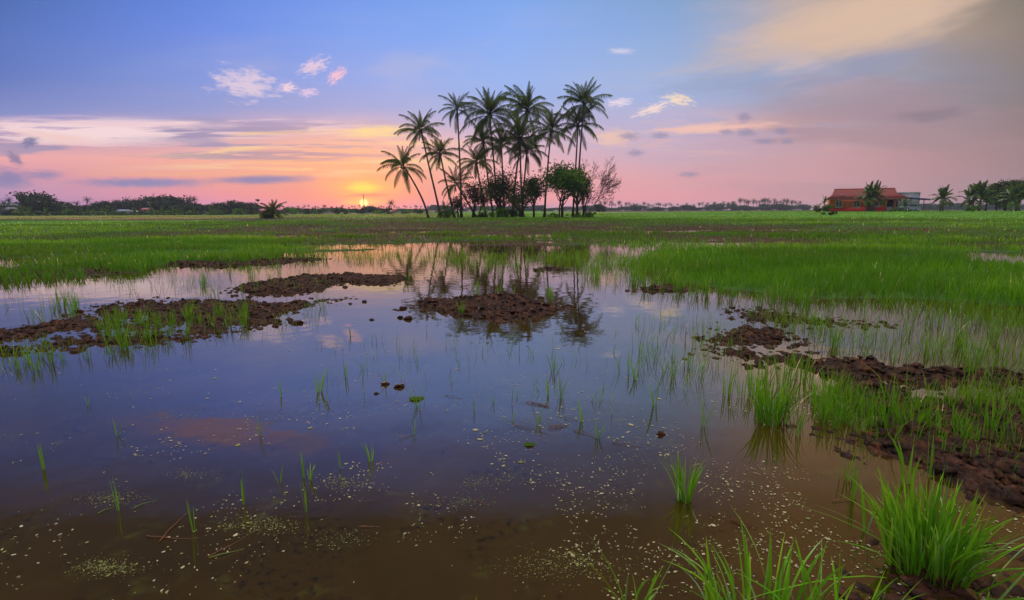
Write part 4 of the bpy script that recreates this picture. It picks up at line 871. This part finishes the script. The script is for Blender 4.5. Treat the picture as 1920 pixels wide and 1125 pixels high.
for i in range(46):
    px = 820 + i * 15.2 + rg.uniform(-6, 6); hh = 384 if px > 1330 else 387
    if 1530 < px < 1740: continue
    dtree(px, hh + rg.uniform(-3, 4), rg.uniform(22, 40), rg.uniform(460, 560), 'hazy blue tree, one of the even distant row right of the grove', 'hazy trees of the right horizon', int(rg.integers(5)), rg)
for i in range(95):
    px = 1120 + i * 4.25 + rg.uniform(-3, 3); top = 379 + 2.5 * math.sin(px * .021) + rg.uniform(-4, 4) - (2 if 1370 < px < 1500 else -2)
    if px > 1512: top += 5
    if px > 1545: px += 200
    dpalm(px, top, rg.uniform(430, 540), 'hazy palm, one of many poking from the distant row right of the grove', 'hazy palms of the right horizon', int(rg.integers(4)), rg)
for i in range(26):
    px = 1725 + i * 8 + rg.uniform(-3, 3); dtree(px, 383 + rg.uniform(-3, 5), rg.uniform(18, 34), rg.uniform(420, 480), 'hazy tree, one of the distant row behind the banana plants', 'hazy trees behind the banana plants', int(rg.integers(5)), rg)
o = dtree(1124, 383, 20, 230, 'lone round dark green tree in the field right of the grove', None, 0, rg)
FN = far_palm_mesh(960, 7, 2.8, 18)
a = P(735, 400, 170); zz = gz1(a.x, 170); h = P(735, 376, 170).z - zz
tag(link('distant_palm', FN, None, (a.x, 170, zz), sc=h / 8.6), 'lone small palm in the field between the sun and the grove', 'palm')
# young coconut palm in the left field
r_ = palm(510, 408, 511, 396, 88, 2.2, 771, 'bushy young coconut palm alone in the left field', None, 26, 1.0, 0, 0, .22, 0)
bush(500, 409, 88, 1.4, 2.4, 41, 'dark bush at the left foot of the lone young palm', M['leaf_dark'], 600, .12, group=None)
# pole with a rag, and masts
pm = simple('weathered_pole', (.12, .10, .09), .8)
a = P(489, 408, 90); z0 = gz1(a.x, 90); tp = P(483, 375, 90); rt = empty('scare_pole', (a.x, 90, z0), 'thin leaning pole with a dark plastic bag on top in the left field', 'pole')
ac = Acc(); ac.tube([[0, 0, -.2], [(tp.x-a.x)*.5 + .03, 0, (tp.z-z0)*.5], [tp.x-a.x, 0, tp.z-z0]], [.03, .025, .018], 5); link('pole', ac.mesh('pole', pm), rt)
ac = Acc(); lumps(ac, [0, .1], [0, 0], [0, -.15], [.24, .14], np.random.default_rng(2)); link('plastic_bag', ac.mesh('plastic_bag', simple('dark_plastic', (.08, .07, .09), .5)), rt, (tp.x-a.x, 0, tp.z-z0))
def mast(px, pt, Y, lab, r):
    a = P(px, 395, Y); z0 = gz1(a.x, Y); h = P(px, pt, Y).z - z0; ac = Acc()
    for s in ((-1, -1), (1, -1), (0, 1)): ac.tube([[s[0]*r*2.2, s[1]*r*2, 0], [s[0]*r*.5, s[1]*r*.5, h]], [r*.5, r*.3], 4)
    for k in range(14): z_ = h * k / 14; f = 1 - k / 14 * .77; ac.tube([[-2.2*r*f, -2*r*f, z_], [2.2*r*f, -2*r*f, z_ + h/14]], r*.22, 3); ac.tube([[2.2*r*f, -2*r*f, z_], [0, 2*r*f, z_ + h/14]], r*.22, 3)
    tag(link('radio_mast', ac.mesh('radio_mast', pm), None, (a.x, Y, z0)), lab, 'mast')
mast(683, 363, 420, 'thin lattice mast against the glow of the setting sun', .3)
mast(1434, 372, 520, 'thin lattice mast above the hazy trees right of the grove', .22)

# ============================================================ banana plants
def banana_leaf(L, elev, droop, seed, wd=.36, up=.6):
    rg = np.random.default_rng(seed); n = 12; t = np.linspace(0, 1, n + 1); ang = elev - droop * t ** 1.3; ds = L / n
    x = np.concatenate([[0], np.cumsum(np.cos(ang[:-1]) * ds)]); z = np.concatenate([[0], np.cumsum(np.sin(ang[:-1]) * ds)]); w = wd * np.sin(np.pi * np.clip(t * 1.02 - .12, 0, 1)) ** .55 * (t > .1)
    ac = Acc(); ac.tube(np.stack([x, 0*x, z], 1), np.linspace(.05, .008, n + 1), 4, a=.6)
    for s in (-1, 1):
        for i in range(1, n):      # torn strips
            g_ = rg.uniform(0, .35) * ds; sg = rg.uniform(.1, .55); o1 = np.array([0, s * w[i], -w[i] * sg]); o2 = np.array([0, s * w[min(i+1, n)], -w[min(i+1, n)] * sg - .02])
            c0 = np.array([x[i], 0, z[i]]); c1 = np.array([x[i+1], 0, z[i+1]]); d = (c1 - c0)
            ac.add([c0, c0 + o1 * .6 + [0, 0, .06*w[i]], c0 + o1 + d * .1, c1 + o2 - d * g_ / ds, c1 + o2 * .6 + [0, 0, .06*w[i]], c1], [[0, 1, 4, 5], [1, 2, 3, 4]], a=rg.uniform(.35, .75))
    return ac.mesh('leaf', M['leaf_banana'])
BL = [[banana_leaf(2.6, e, d, 40 + i * 3 + j) for j in range(2)] for i, (e, d) in enumerate([(1.45, .25), (1.1, .7), (.75, 1.1), (.3, 1.3), (-.3, 1.0)])]
YL = banana_leaf(2.8, 1.5, .05, 99, .34)
bst = simple('banana_stem', (.16, .15, .07), .7, .25, 3, .2, stretch=(1, 1, 5))
def banana(px, Y, ytop, label, seed, group='banana plants by the house', nl=10, nst=1, spread=.6, sc=1.0, zb=None):
    rg = np.random.default_rng(seed); a = P(px, 395, Y); z0 = gz1(a.x, Y) - .05 if zb is None else zb; H = P(px, ytop, Y).z - z0; root = empty('banana_plant', (a.x, Y, z0), label, 'banana plant', group)
    for s in range(nst):
        ox = 0 if s == 0 else rg.uniform(-spread, spread); oy = 0 if s == 0 else rg.uniform(-.6, .6); hh = max(.7, (H - 1.9 * sc) * (1 if s == 0 else rg.uniform(.7, 1.0)))
        ac = Acc(); t = np.linspace(0, 1, 6); ac.tube(np.stack([ox + rg.normal(0, .1) * t, oy + 0*t, hh * t], 1), np.linspace(.16, .08, 6) * sc, 8); link('stem', ac.mesh('stem', bst, True), root)
        for i in range(nl):
            k = min(4, int(i / nl * 5)); link('leaf', BL[k][int(rg.integers(2))], root, (ox, oy, hh - .1), (0, 0, i * 2.4 + rg.random() * .6), sc * rg.uniform(.8, 1.05))
    return root

# ============================================================ house and what stands round it
HY = 110.0; k_ = HY / 975
A0 = P(1556, 397, HY); hz = A0.z - .05; hx0 = P(1555, 397, HY).x; TH = math.radians(27); DP = 7.0
house = empty('house', (hx0, HY, hz), 'single-storey orange house with red base band and red tiled roof', 'house', rz=-TH)
def alongw(px, x0, Y): u = (lambda d: d[0] / d[1])(ray(px, 388)); return (u * Y - x0) / (math.cos(TH) + u * math.sin(TH))
def px2x(px): return alongw(px, hx0, HY)
def py2z(py, px=1620): return P(px, py, HY - 2.8).z - hz
zb = py2z(389); ze = py2z(372.5); zr = py2z(353)
orange = simple('orange_paint', (.95, .21, .05), .8, .15, 1.6, stretch=(1.5, 1.5, .35)); red = simple('red_paint', (.62, .016, .010), .7, .08, 1.5); white = simple('white_paint', (.62, .62, .66), .7, .06); glass = simple('dark_glass', (.03, .04, .06), .12, .1, 3)
maroon = simple('dark_opening', (.07, .018, .02), .9)
xa0, xa1 = px2x(1660.5), px2x(1688)
ac = Acc(); ac.box((xa0 / 2, DP / 2, (zb + ze) / 2), (xa0, DP, ze - zb)); wall = link('wall', ac.mesh('wall', orange), house)
ac = Acc(); ac.box((xa0 / 2, DP / 2 , zb / 2 - .3), (xa0 + .06, DP + .06, zb + .6)); link('base_band', ac.mesh('base_band', red), house)
# porch: back wall and arcade with two arches
ac = Acc(); ac.box(((xa0 + xa1) / 2, DP / 2 + 1.4, ze / 2), (xa1 - xa0 - .01, DP - 2.8, ze)); link('porch_wall', ac.mesh('porch_wall', maroon), house)
def arcade(x0, x1, spans, th=.25, head=None):
    ac = Acc(); n = 14; xs = [x0]; 
    top = ze; spring = py2z(379.5)
    edges = []
    cur = x0
    for (a_, b_) in spans:
        ac.box(((cur + a_) / 2, th / 2, top / 2), (a_ - cur, th, top)); r = (b_ - a_) / 2; cx = (a_ + b_) / 2
        for i in range(n):
            t0, t1 = math.pi * (1 - i / n), math.pi * (1 - (i + 1) / n); p0 = (cx + r*math.cos(t0), spring + r*.9*math.sin(t0)); p1 = (cx + r*math.cos(t1), spring + r*.9*math.sin(t1))
            v = [[p0[0], 0, p0[1]], [p1[0], 0, p1[1]], [p1[0], 0, top], [p0[0], 0, top], [p0[0], th, p0[1]], [p1[0], th, p1[1]], [p1[0], th, top], [p0[0], th, top]]
            ac.add(v, [[0, 1, 2, 3], [7, 6, 5, 4], [0, 4, 5, 1]])
        cur = b_
    ac.box(((cur + x1) / 2, th / 2, top / 2), (x1 - cur, th, top)); return ac.mesh('arcade', simple('grey_pink_paint', (.55, .22, .17), .8, .06))
link('arcade', arcade(xa0 + .01, xa1, [(px2x(1662.5), px2x(1675)), (px2x(1679), px2x(1687.2))]), house)
for (a_, b_) in ((1662.5, 1674.5), (1679, 1687)):
    ac = Acc(); x0, x1 = px2x(a_) + .02, px2x(b_) - .02; ac.box(((x0+x1)/2, .12, .95), (x1-x0, .1, .1)); ac.box(((x0+x1)/2, .12, .22), (x1-x0, .1, .1)); nn = 9
    for i in range(nn): ac.tube([[x0 + (i+.5)*(x1-x0)/nn, .12, .27], [x0 + (i+.5)*(x1-x0)/nn, .12, .55], [x0 + (i+.5)*(x1-x0)/nn, .12, .9]], [.03, .055, .03], 6)
    link('balustrade', ac.mesh('balustrade', white), house)
roofm, b = mat('roof_tiles'); p = b.node('ShaderNodeBsdfPrincipled'); oc = objc(b); wv = b.node('ShaderNodeTexWave', bands_direction='X'); wv.inputs['Scale'].default_value = 1.6; wv.inputs['Distortion'].default_value = .3; b.put(wv.inputs[0], oc)
b.put(p.inputs['Base Color'], b.mix(b.noise(oc, 1.4, 5), (.15, .018, .016), (.26, .036, .030))); p.inputs['Roughness'].default_value = .8; bp = b.node('ShaderNodeBump'); bp.inputs['Strength'].default_value = .6; bp.inputs['Distance'].default_value = .06; b.put(bp.inputs['Height'], wv.outputs[1]); b.l.new(bp.outputs[0], p.inputs['Normal']); b.l.new(p.outputs[0], b.out.inputs[0])
xl, xr, yf, yb = px2x(1549.5), px2x(1701), -.9, DP + .9; rl, rr = px2x(1567.5), px2x(1677); ym = DP / 2; zh = zr - 1.15
# Dutch gable: hip skirt to zh, small gable above
fr_ = (zh - ze) / (zr - ze); ax = px2x(1562) ; bx = px2x(1682)
yfh = yf + (ym - yf) * fr_; ybh = yb - (yb - ym) * fr_
ac = Acc(); e0 = ze - .02
v = [[xl, yf, e0], [xr, yf, e0], [xr, yb, e0], [xl, yb, e0], [ax, yfh, zh], [bx, yfh, zh], [bx, ybh, zh], [ax, ybh, zh], [rl - .3, ym, zr], [rr + .3, ym, zr]]
ac.add(v, [[0, 1, 5, 4], [1, 2, 6, 5], [2, 3, 7, 6], [3, 0, 4, 7], [4, 5, 9, 8], [6, 7, 8, 9], [3, 2, 1, 0]], [[5, 6, 9], [7, 4, 8]])
roof = link('roof', ac.mesh('roof', roofm), house)
ac = Acc(); ac.add([[ax - .04, ym - .55, zh + .12], [ax - .04, ym + .55, zh + .12], [ax + .3, ym, zr - .55]], t=[[0, 1, 2]]); ac.box((ax - .06, ym, zh + .30), (.05, 1.0, .35)); link('gable_vent', ac.mesh('gable_vent', white), roof)
ac = Acc(); ac.tube([[rl - .35, ym, zr + .04], [rr + .35, ym, zr + .04]], .09, 6); ac.tube([[ax, yfh, zh + .05], [xl, yf, e0 + .05]], .08, 6); ac.tube([[bx, yfh, zh + .05], [xr, yf, e0 + .05]], .08, 6); link('ridge_tiles', ac.mesh('ridge_tiles', simple('ridge', (.46, .11, .10), .7)), roof)
ac = Acc(); xm_ = px2x(1579); ys = yf + (ym - yf) * .32; zs = e0 + (zr - e0) * .32; ac.box((xm_, ys, zs + .12), (.7, .5, .12)); link('skylight', ac.mesh('skylight', white), roof)
ac = Acc(); ac.box(((xl + xr) / 2, yf - .03, e0 - .08), (xr - xl, .05, .2)); ac.box((xl - .03, (yf + yb) / 2, e0 - .08), (.05, yb - yf, .2)); link('fascia', ac.mesh('fascia', simple('fascia_paint', (.30, .09, .08), .7)), roof)
def window(x0, x1, z0, z1, nm=4):
    ac = Acc(); fr = .09
    for (cx, cz, w, h) in (((x0+x1)/2, z0+fr/2, x1-x0, fr), ((x0+x1)/2, z1-fr/2, x1-x0, fr), (x0+fr/2, (z0+z1)/2, fr, z1-z0-2*fr), (x1-fr/2, (z0+z1)/2, fr, z1-z0-2*fr), ((x0+x1)/2, (z0+z1)/2, fr, z1-z0-2*fr)): ac.box((cx, -.05, cz), (w, .12, h))
    for i in range(1, nm): ac.box(((x0+x1)/2, -.035, z0 + (z1-z0)*i/nm), (x1-x0-2*fr, .03, .035))
    w = link('window', ac.mesh('window', white), house); ac = Acc(); ac.box(((x0+x1)/2, -.008, (z0+z1)/2), (x1-x0-.1, .02, z1-z0-.1)); link('pane', ac.mesh('pane', glass), w)
    ac = Acc(); ac.box(((x0+x1)/2, -.1, z0 - .05), (x1-x0+.2, .24, .08)); link('sill', ac.mesh('sill', white), w)
window(px2x(1566.5), px2x(1578), py2z(388), py2z(376.5)); window(px2x(1600), px2x(1611.5), py2z(388), py2z(376.5)); window(px2x(1639), px2x(1648), py2z(387), py2z(378), 3)
ac = Acc(); ac.box((px2x(1632), .0, .9), (.95, .06, 2.0)); dr = link('door', ac.mesh('door', simple('door_paint', (.16, .06, .04), .6)), house); ac = Acc(); ac.tube([[px2x(1632)+.35, -.05, .95], [px2x(1632)+.35, -.05, 1.1]], .02, 5); link('handle', ac.mesh('handle', glass), dr)
# shed behind
sx0 = P(1684, 390, 119).x; sx1 = sx0 + alongw(1722.5, sx0, 119); zs0 = gz1(sx0, 119) - .1; zs1 = P(1700, 361.5, 117).z
shed = empty('metal_shed', (sx0, 119, zs0), 'pale grey corrugated metal shed behind the orange house', 'shed', rz=-TH)
shm2, b = mat('corrugated_sheet'); p = b.node('ShaderNodeBsdfPrincipled'); oc = objc(b); wv = b.node('ShaderNodeTexWave', bands_direction='X'); wv.inputs['Scale'].default_value = 1.2; b.put(wv.inputs[0], oc); b.put(p.inputs['Base Color'], b.mix(b.noise(oc, .9, 5), (.36, .38, .42), (.26, .28, .32))); p.inputs['Roughness'].default_value = .55; bp = b.node('ShaderNodeBump'); bp.inputs['Distance'].default_value = .05; b.put(bp.inputs['Height'], wv.outputs[1]); b.l.new(bp.outputs[0], p.inputs['Normal']); b.l.new(p.outputs[0], b.out.inputs[0])
ac = Acc(); H_ = zs1 - zs0; ac.box(((sx1-sx0)/2, 4, H_/2), (sx1-sx0, 8, H_)); link('wall', ac.mesh('wall', shm2), shed)
ac = Acc(); L_ = sx1 - sx0 + .4; v = [[-.2, -.2, H_ + .02], [L_ - .2, -.2, H_ + .02], [L_ - .2, 8.2, H_ + .02], [-.2, 8.2, H_ + .02], [-.2, 4, H_ + .35], [L_ - .2, 4, H_ + .35]]; ac.add(v, [[0, 1, 5, 4], [3, 4, 5, 2], [3, 2, 1, 0]], [[0, 4, 3], [1, 2, 5]]); link('roof', ac.mesh('roof', shm2), shed)
# blue canopy
blue = simple('blue_sheet', (.035, .05, .26), .5, .1); CY = 107
c0, c1 = P(1701, 371, CY), P(1742, 373, CY); zc = gz1(c1.x, CY) - .05; can = empty('canopy', (c0.x, CY, zc), 'open carport with a sloping blue sheet roof on thin posts', 'canopy', rz=-TH)
L_ = alongw(1742, c0.x, CY); ha, hb = P(1701, 369.5, CY).z - zc, P(1742, 373, CY).z - zc; ac = Acc(); v = []
for (x_, zt) in ((0, ha), (L_, hb)):
    for y_ in (-.5, 4.5): v += [[x_, y_, zt], [x_, y_, zt - .22]]
ac.add(v, [[0, 4, 6, 2], [1, 3, 7, 5], [0, 1, 5, 4], [2, 6, 7, 3], [0, 2, 3, 1], [4, 5, 7, 6]]); link('roof', ac.mesh('roof', blue), can)
post = simple('post_steel', (.12, .13, .2), .5)
for px_, y_ in ((1731, 0), (1731, 4), (1715, 4), (1722, 0)):
    ac = Acc(); x_ = alongw(px_, c0.x, CY); ac.box((x_, y_, (ha*.97 - .15) / 2), (.12, .12, ha*.97 - .15)); link('post', ac.mesh('post', post), can)
# parked car under the canopy, seen from the front right
def car(px, Y, label, s=1.0, rz=0.0):
    a = P(px, 395, Y); z0 = gz1(a.x, Y); root = empty('parked_car', (a.x, Y, z0 + .02), label, 'car', None, rz)
    body = simple('car_paint', (.24, .28, .42), .3, .05, 1.0); ac = Acc()
    prof = [(-2.1, .35), (-2.15, .75), (-2.0, .92), (-1.25, 1.0), (-.6, 1.42), (.9, 1.45), (1.7, 1.0), (2.1, .92), (2.15, .4), (1.9, .3), (-1.9, .3)]
    n = len(prof); v = []
    for s_, w in ((-1, .80), (1, .80)):
        for x_, z_ in prof: v.append([x_, s_ * (w - (.16 if z_ > 1.1 else 0)), z_])
    q = [[i, (i+1) % n, n + (i+1) % n, n + i] for i in range(n)]; ac.add(v, q); 
    for s_ in (0, n): c_ = np.array(v[s_:s_+n]).mean(0); ac.add(v[s_:s_+n] + [list(c_)], t=[[i, (i+1) % n, n] if s_ else [(i+1) % n, i, n] for i in range(n)])
    bo = link('body', ac.mesh('body', body), root)
    for sy in (-1, 1):
        ac = Acc(); yy = sy * .74; ac.add([[-1.1, sy*.82, 1.02], [-.55, sy*.665, 1.36], [.85, sy*.665, 1.38], [1.5, sy*.82, 1.02]], [[0, 1, 2, 3]]); link('side_window', ac.mesh('side_window', glass), root)
    ac = Acc(); ac.add([[-1.28, -.72, 1.03], [-1.28, .72, 1.03], [-.66, .58, 1.41], [-.66, -.58, 1.41]], [[0, 1, 2, 3]]); link('windscreen', ac.mesh('windscreen', glass), root)
    ac = Acc(); ac.add([[1.72, -.7, 1.04], [1.72, .7, 1.04], [.96, .58, 1.43], [.96, -.58, 1.43]], [[0, 1, 2, 3]]); link('rear_window', ac.mesh('rear_window', glass), root)
    ty = simple('tyre', (.02, .02, .02), .9)
    for x_ in (-1.35, 1.35):
        for sy in (-1, 1):
            ac = Acc(); ac.tube([[x_, sy*.62, .33], [x_, sy*.86, .33]], .33, 18); w = link('wheel', ac.mesh('wheel', ty), root); ac = Acc(); ac.tube([[x_, sy*.85, .33], [x_, sy*.875, .33]], .19, 14); link('rim', ac.mesh('rim', white), w)
    for sy in (-1, 1): ac = Acc(); ac.box((-2.13, sy*.58, .72), (.1, .34, .16)); link('headlight', ac.mesh('headlight', white), root)
    return root
car(1703, 104.5, 'blue-grey car parked under the carport beside the house', rz=.25)
banana(1634, 103, 344, 'tall leafy banana plant with one bright upright leaf in front of the house', 1, nl=15, nst=3, spread=1.0, sc=1.15)
a = P(1634, 350, 103); o = link('leaf', YL, None, None, None, 1.0); o.parent = [q for q in bpy.data.objects if q.name.startswith('banana_plant')][-1]; o.location = (0.1, 0, P(1634, 344, 103).z - o.parent.location.z - 2.5); tag(o, 'bright yellow-green upright leaf')
banana(1544, 106, 368, 'small banana plant at the left corner of the house', 2, nl=6, sc=.75)
banana(1694, 102, 372, 'small banana plant in front of the porch and car', 3, nl=6, sc=.75)
banana(1767, 104, 351, 'lone brownish banana plant right of the carport', 4, nl=15, nst=2, spread=.5, sc=1.0)
banana(1823, 102, 345, 'left one of the banana group at the right', 5, nl=11, nst=2, sc=1.15); banana(1836, 101, 343, 'tallest middle one of the banana group at the right', 6, nl=12, nst=2, sc=1.2); banana(1848, 103, 349, 'right one of the banana group at the right', 7, nl=11, nst=2, sc=1.1)
banana(1905, 98, 345, 'dark banana plant at the right edge in front of the big tree', 8, nl=13, nst=3, spread=1.4, sc=1.2)
GH = 'bushes round the house'
bush(1533, 398, 106, 1.4, 1.7, 61, 'dark bush left of the small banana plant by the house', M['leaf_dark'], 700, .12, group=GH); bush(1553, 398, 105, 1.5, 1.8, 62, 'round bush at the left corner of the house', M['leaf_green'], 800, .12, group=GH)
bush(1556, 403, 80, .6, 1.9, 63, 'low dark bush in the field in front of the house', M['leaf_dark'], 500, .09, group=GH); bush(1822, 397, 98, 1.0, 3.0, 64, 'low green growth under the banana group', M['leaf_green'], 900, .12, group=GH); bush(1675, 398, 103, .5, 2.4, 65, 'low weeds in front of the porch', M['leaf_green'], 400, .1, group=GH)
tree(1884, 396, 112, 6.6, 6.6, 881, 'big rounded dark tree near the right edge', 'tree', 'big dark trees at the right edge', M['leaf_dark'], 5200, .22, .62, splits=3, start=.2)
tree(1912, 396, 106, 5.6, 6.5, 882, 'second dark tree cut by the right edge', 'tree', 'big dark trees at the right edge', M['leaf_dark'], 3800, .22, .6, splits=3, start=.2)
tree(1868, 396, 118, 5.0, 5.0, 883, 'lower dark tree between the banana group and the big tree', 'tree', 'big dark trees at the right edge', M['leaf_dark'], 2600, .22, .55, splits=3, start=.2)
# village glimpses and banana scrub in front of the left treeline
def cottage(px, py, Y, w, h, wallc, roofc, label):
    a = P(px, 400, Y); z0 = P(px, py, Y).z - .3; root = empty('cottage', (a.x, Y, z0), label, 'house', 'village houses in the left treeline'); ac = Acc(); ac.box((0, 2, h/2), (w, 4, h)); link('wall', ac.mesh('wall', simple('cottage_wall', wallc, .8)), root)
    ac = Acc(); W2 = w/2 + .4; v = [[-W2, -.5, h], [W2, -.5, h], [W2, 4.5, h], [-W2, 4.5, h], [-W2, 2, h+.8], [W2, 2, h+.8]]; ac.add(v, [[0, 1, 5, 4], [2, 3, 4, 5], [3, 2, 1, 0]], [[0, 4, 3], [1, 2, 5]]); link('roof', ac.mesh('roof', simple('cottage_roof', roofc, .7)), root)
    ac = Acc(); ac.box((w*.2, -.02, h*.55), (.8, .08, .9)); link('window', ac.mesh('window', glass), root); ac = Acc(); ac.box((-w*.2, -.02, h*.4), (.8, .06, h*.78)); link('door', ac.mesh('door', maroon), root)
cottage(226, 401, 206, 3.4, 1.2, (.5, .52, .6), (.30, .36, .5), 'low white house with blue-grey roof half hidden in the left treeline'); cottage(242, 401, 209, 3.0, .9, (.55, .55, .58), (.4, .45, .55), 'second pale roof right of the low white house'); cottage(270, 398, 206, 2.6, 1.2, (.5, .25, .25), (.55, .16, .18), 'small house with pink-red roof in the left treeline'); cottage(13, 398, 203, 2.2, 1.4, (.6, .6, .6), (.3, .3, .34), 'white house glimpse at the far left edge')
for i, (px, top, lab) in enumerate([(42, 391, 'banana scrub plant left in front of the tallest tree'), (57, 390, 'banana scrub plant right in front of the tallest tree'), (86, 399, 'tiny bright banana plant right of the tallest tree'), (152, 398, 'first of the banana scrub row, leftmost'), (165, 397, 'second of the banana scrub row'), (176, 394, 'bright yellow banana plant in the scrub row'), (192, 395, 'banana plant right of the bright yellow one'), (202, 392, 'tallest bright banana plant of the scrub row'), (213, 396, 'last banana plant of the scrub row'), (253, 399, 'tiny banana plant below the pink-red roof'), (285, 392, 'banana plant below the big rounded treetop'), (305, 392, 'second banana plant below the big rounded treetop'), (325, 394, 'third banana plant below the big rounded treetop'), (365, 396, 'small banana plant right of the low tree'), (395, 395, 'banana plant near the dark dome'), (410, 396, 'banana plant touching the dark dome foot'), (590, 394, 'banana plant in the hazy row'), (800, 395, 'banana plant behind the second palm')]):
    banana(px, 172 + (i * 7) % 12, top, lab, 30 + i, 'banana scrub before the left treeline', 7, 1, sc=1.0 if top > 393 else 1.25)
for i in range(30):
    px = 30 + i * 26 + rg.uniform(-8, 8); bush(px, 403, rg.uniform(178, 195), rg.uniform(1.2, 2.4), rg.uniform(4, 7), 1000 + i, 'low green thicket along the foot of the left treeline', M['leaf_dark'] if i % 2 else M['leaf_green'], 420, .26, group='thickets along the left treeline')

for i in range(34):
    px = -6 + i * 14.5 + rg.uniform(-4, 4); dtree(px, 384 + 3.5 * math.sin(px * .05) + rg.uniform(-3, 3), rg.uniform(26, 44), rg.uniform(250, 300), 'low tree filling the second row of the left treeline', 'second row of the left treeline', int(rg.integers(5)), rg)

# blue hill far left
hx = np.linspace(-1, 1, 40); hy = np.linspace(-1, 1, 16); HXg, HYg = np.meshgrid(hx, hy); c_ = P(15, 395, 840); Hh = P(15, 376, 840).z
hzv = np.maximum(0, (1 - HXg**2)) * np.maximum(0, 1 - HYg**2) ** .5 * Hh * (.7 + .5 * fbm(HXg * 2 + 4, HYg, 4, 3)) - .5
idx = np.arange(HXg.size).reshape(HXg.shape); q = np.stack([idx[:-1, :-1], idx[:-1, 1:], idx[1:, 1:], idx[1:, :-1]], -1).reshape(-1, 4)
o = link('hill', np_mesh('hill', np.stack([c_.x + HXg * 75, 840 + HYg * 30, hzv], -1), None, q, simple('hill_forest', (.03, .05, .03), .9), None, True)); tag(o, kind='structure')

# ============================================================ haze
ac = Acc(); ac.box((0, 0, 26), (2300, 2300, 58)); hzm = bpy.data.materials.new('haze'); hzm.use_nodes = True; nt = hzm.node_tree; nt.nodes.clear(); b = NB(nt); ou = b.node('ShaderNodeOutputMaterial'); pv = b.node('ShaderNodeVolumePrincipled')
pv.inputs['Color'].default_value = (.58, .68, 1.0, 1); pv.inputs['Density'].default_value = .00034; pv.inputs['Anisotropy'].default_value = .2; nt.links.new(pv.outputs[0], ou.inputs['Volume'])
o = link('haze', ac.mesh('haze', hzm)); tag(o, 'thin dusk haze over the fields', 'haze', kind='stuff')
S.cycles.volume_bounces = 1; S.cycles.max_bounces = 8; S.cycles.transparent_max_bounces = 8
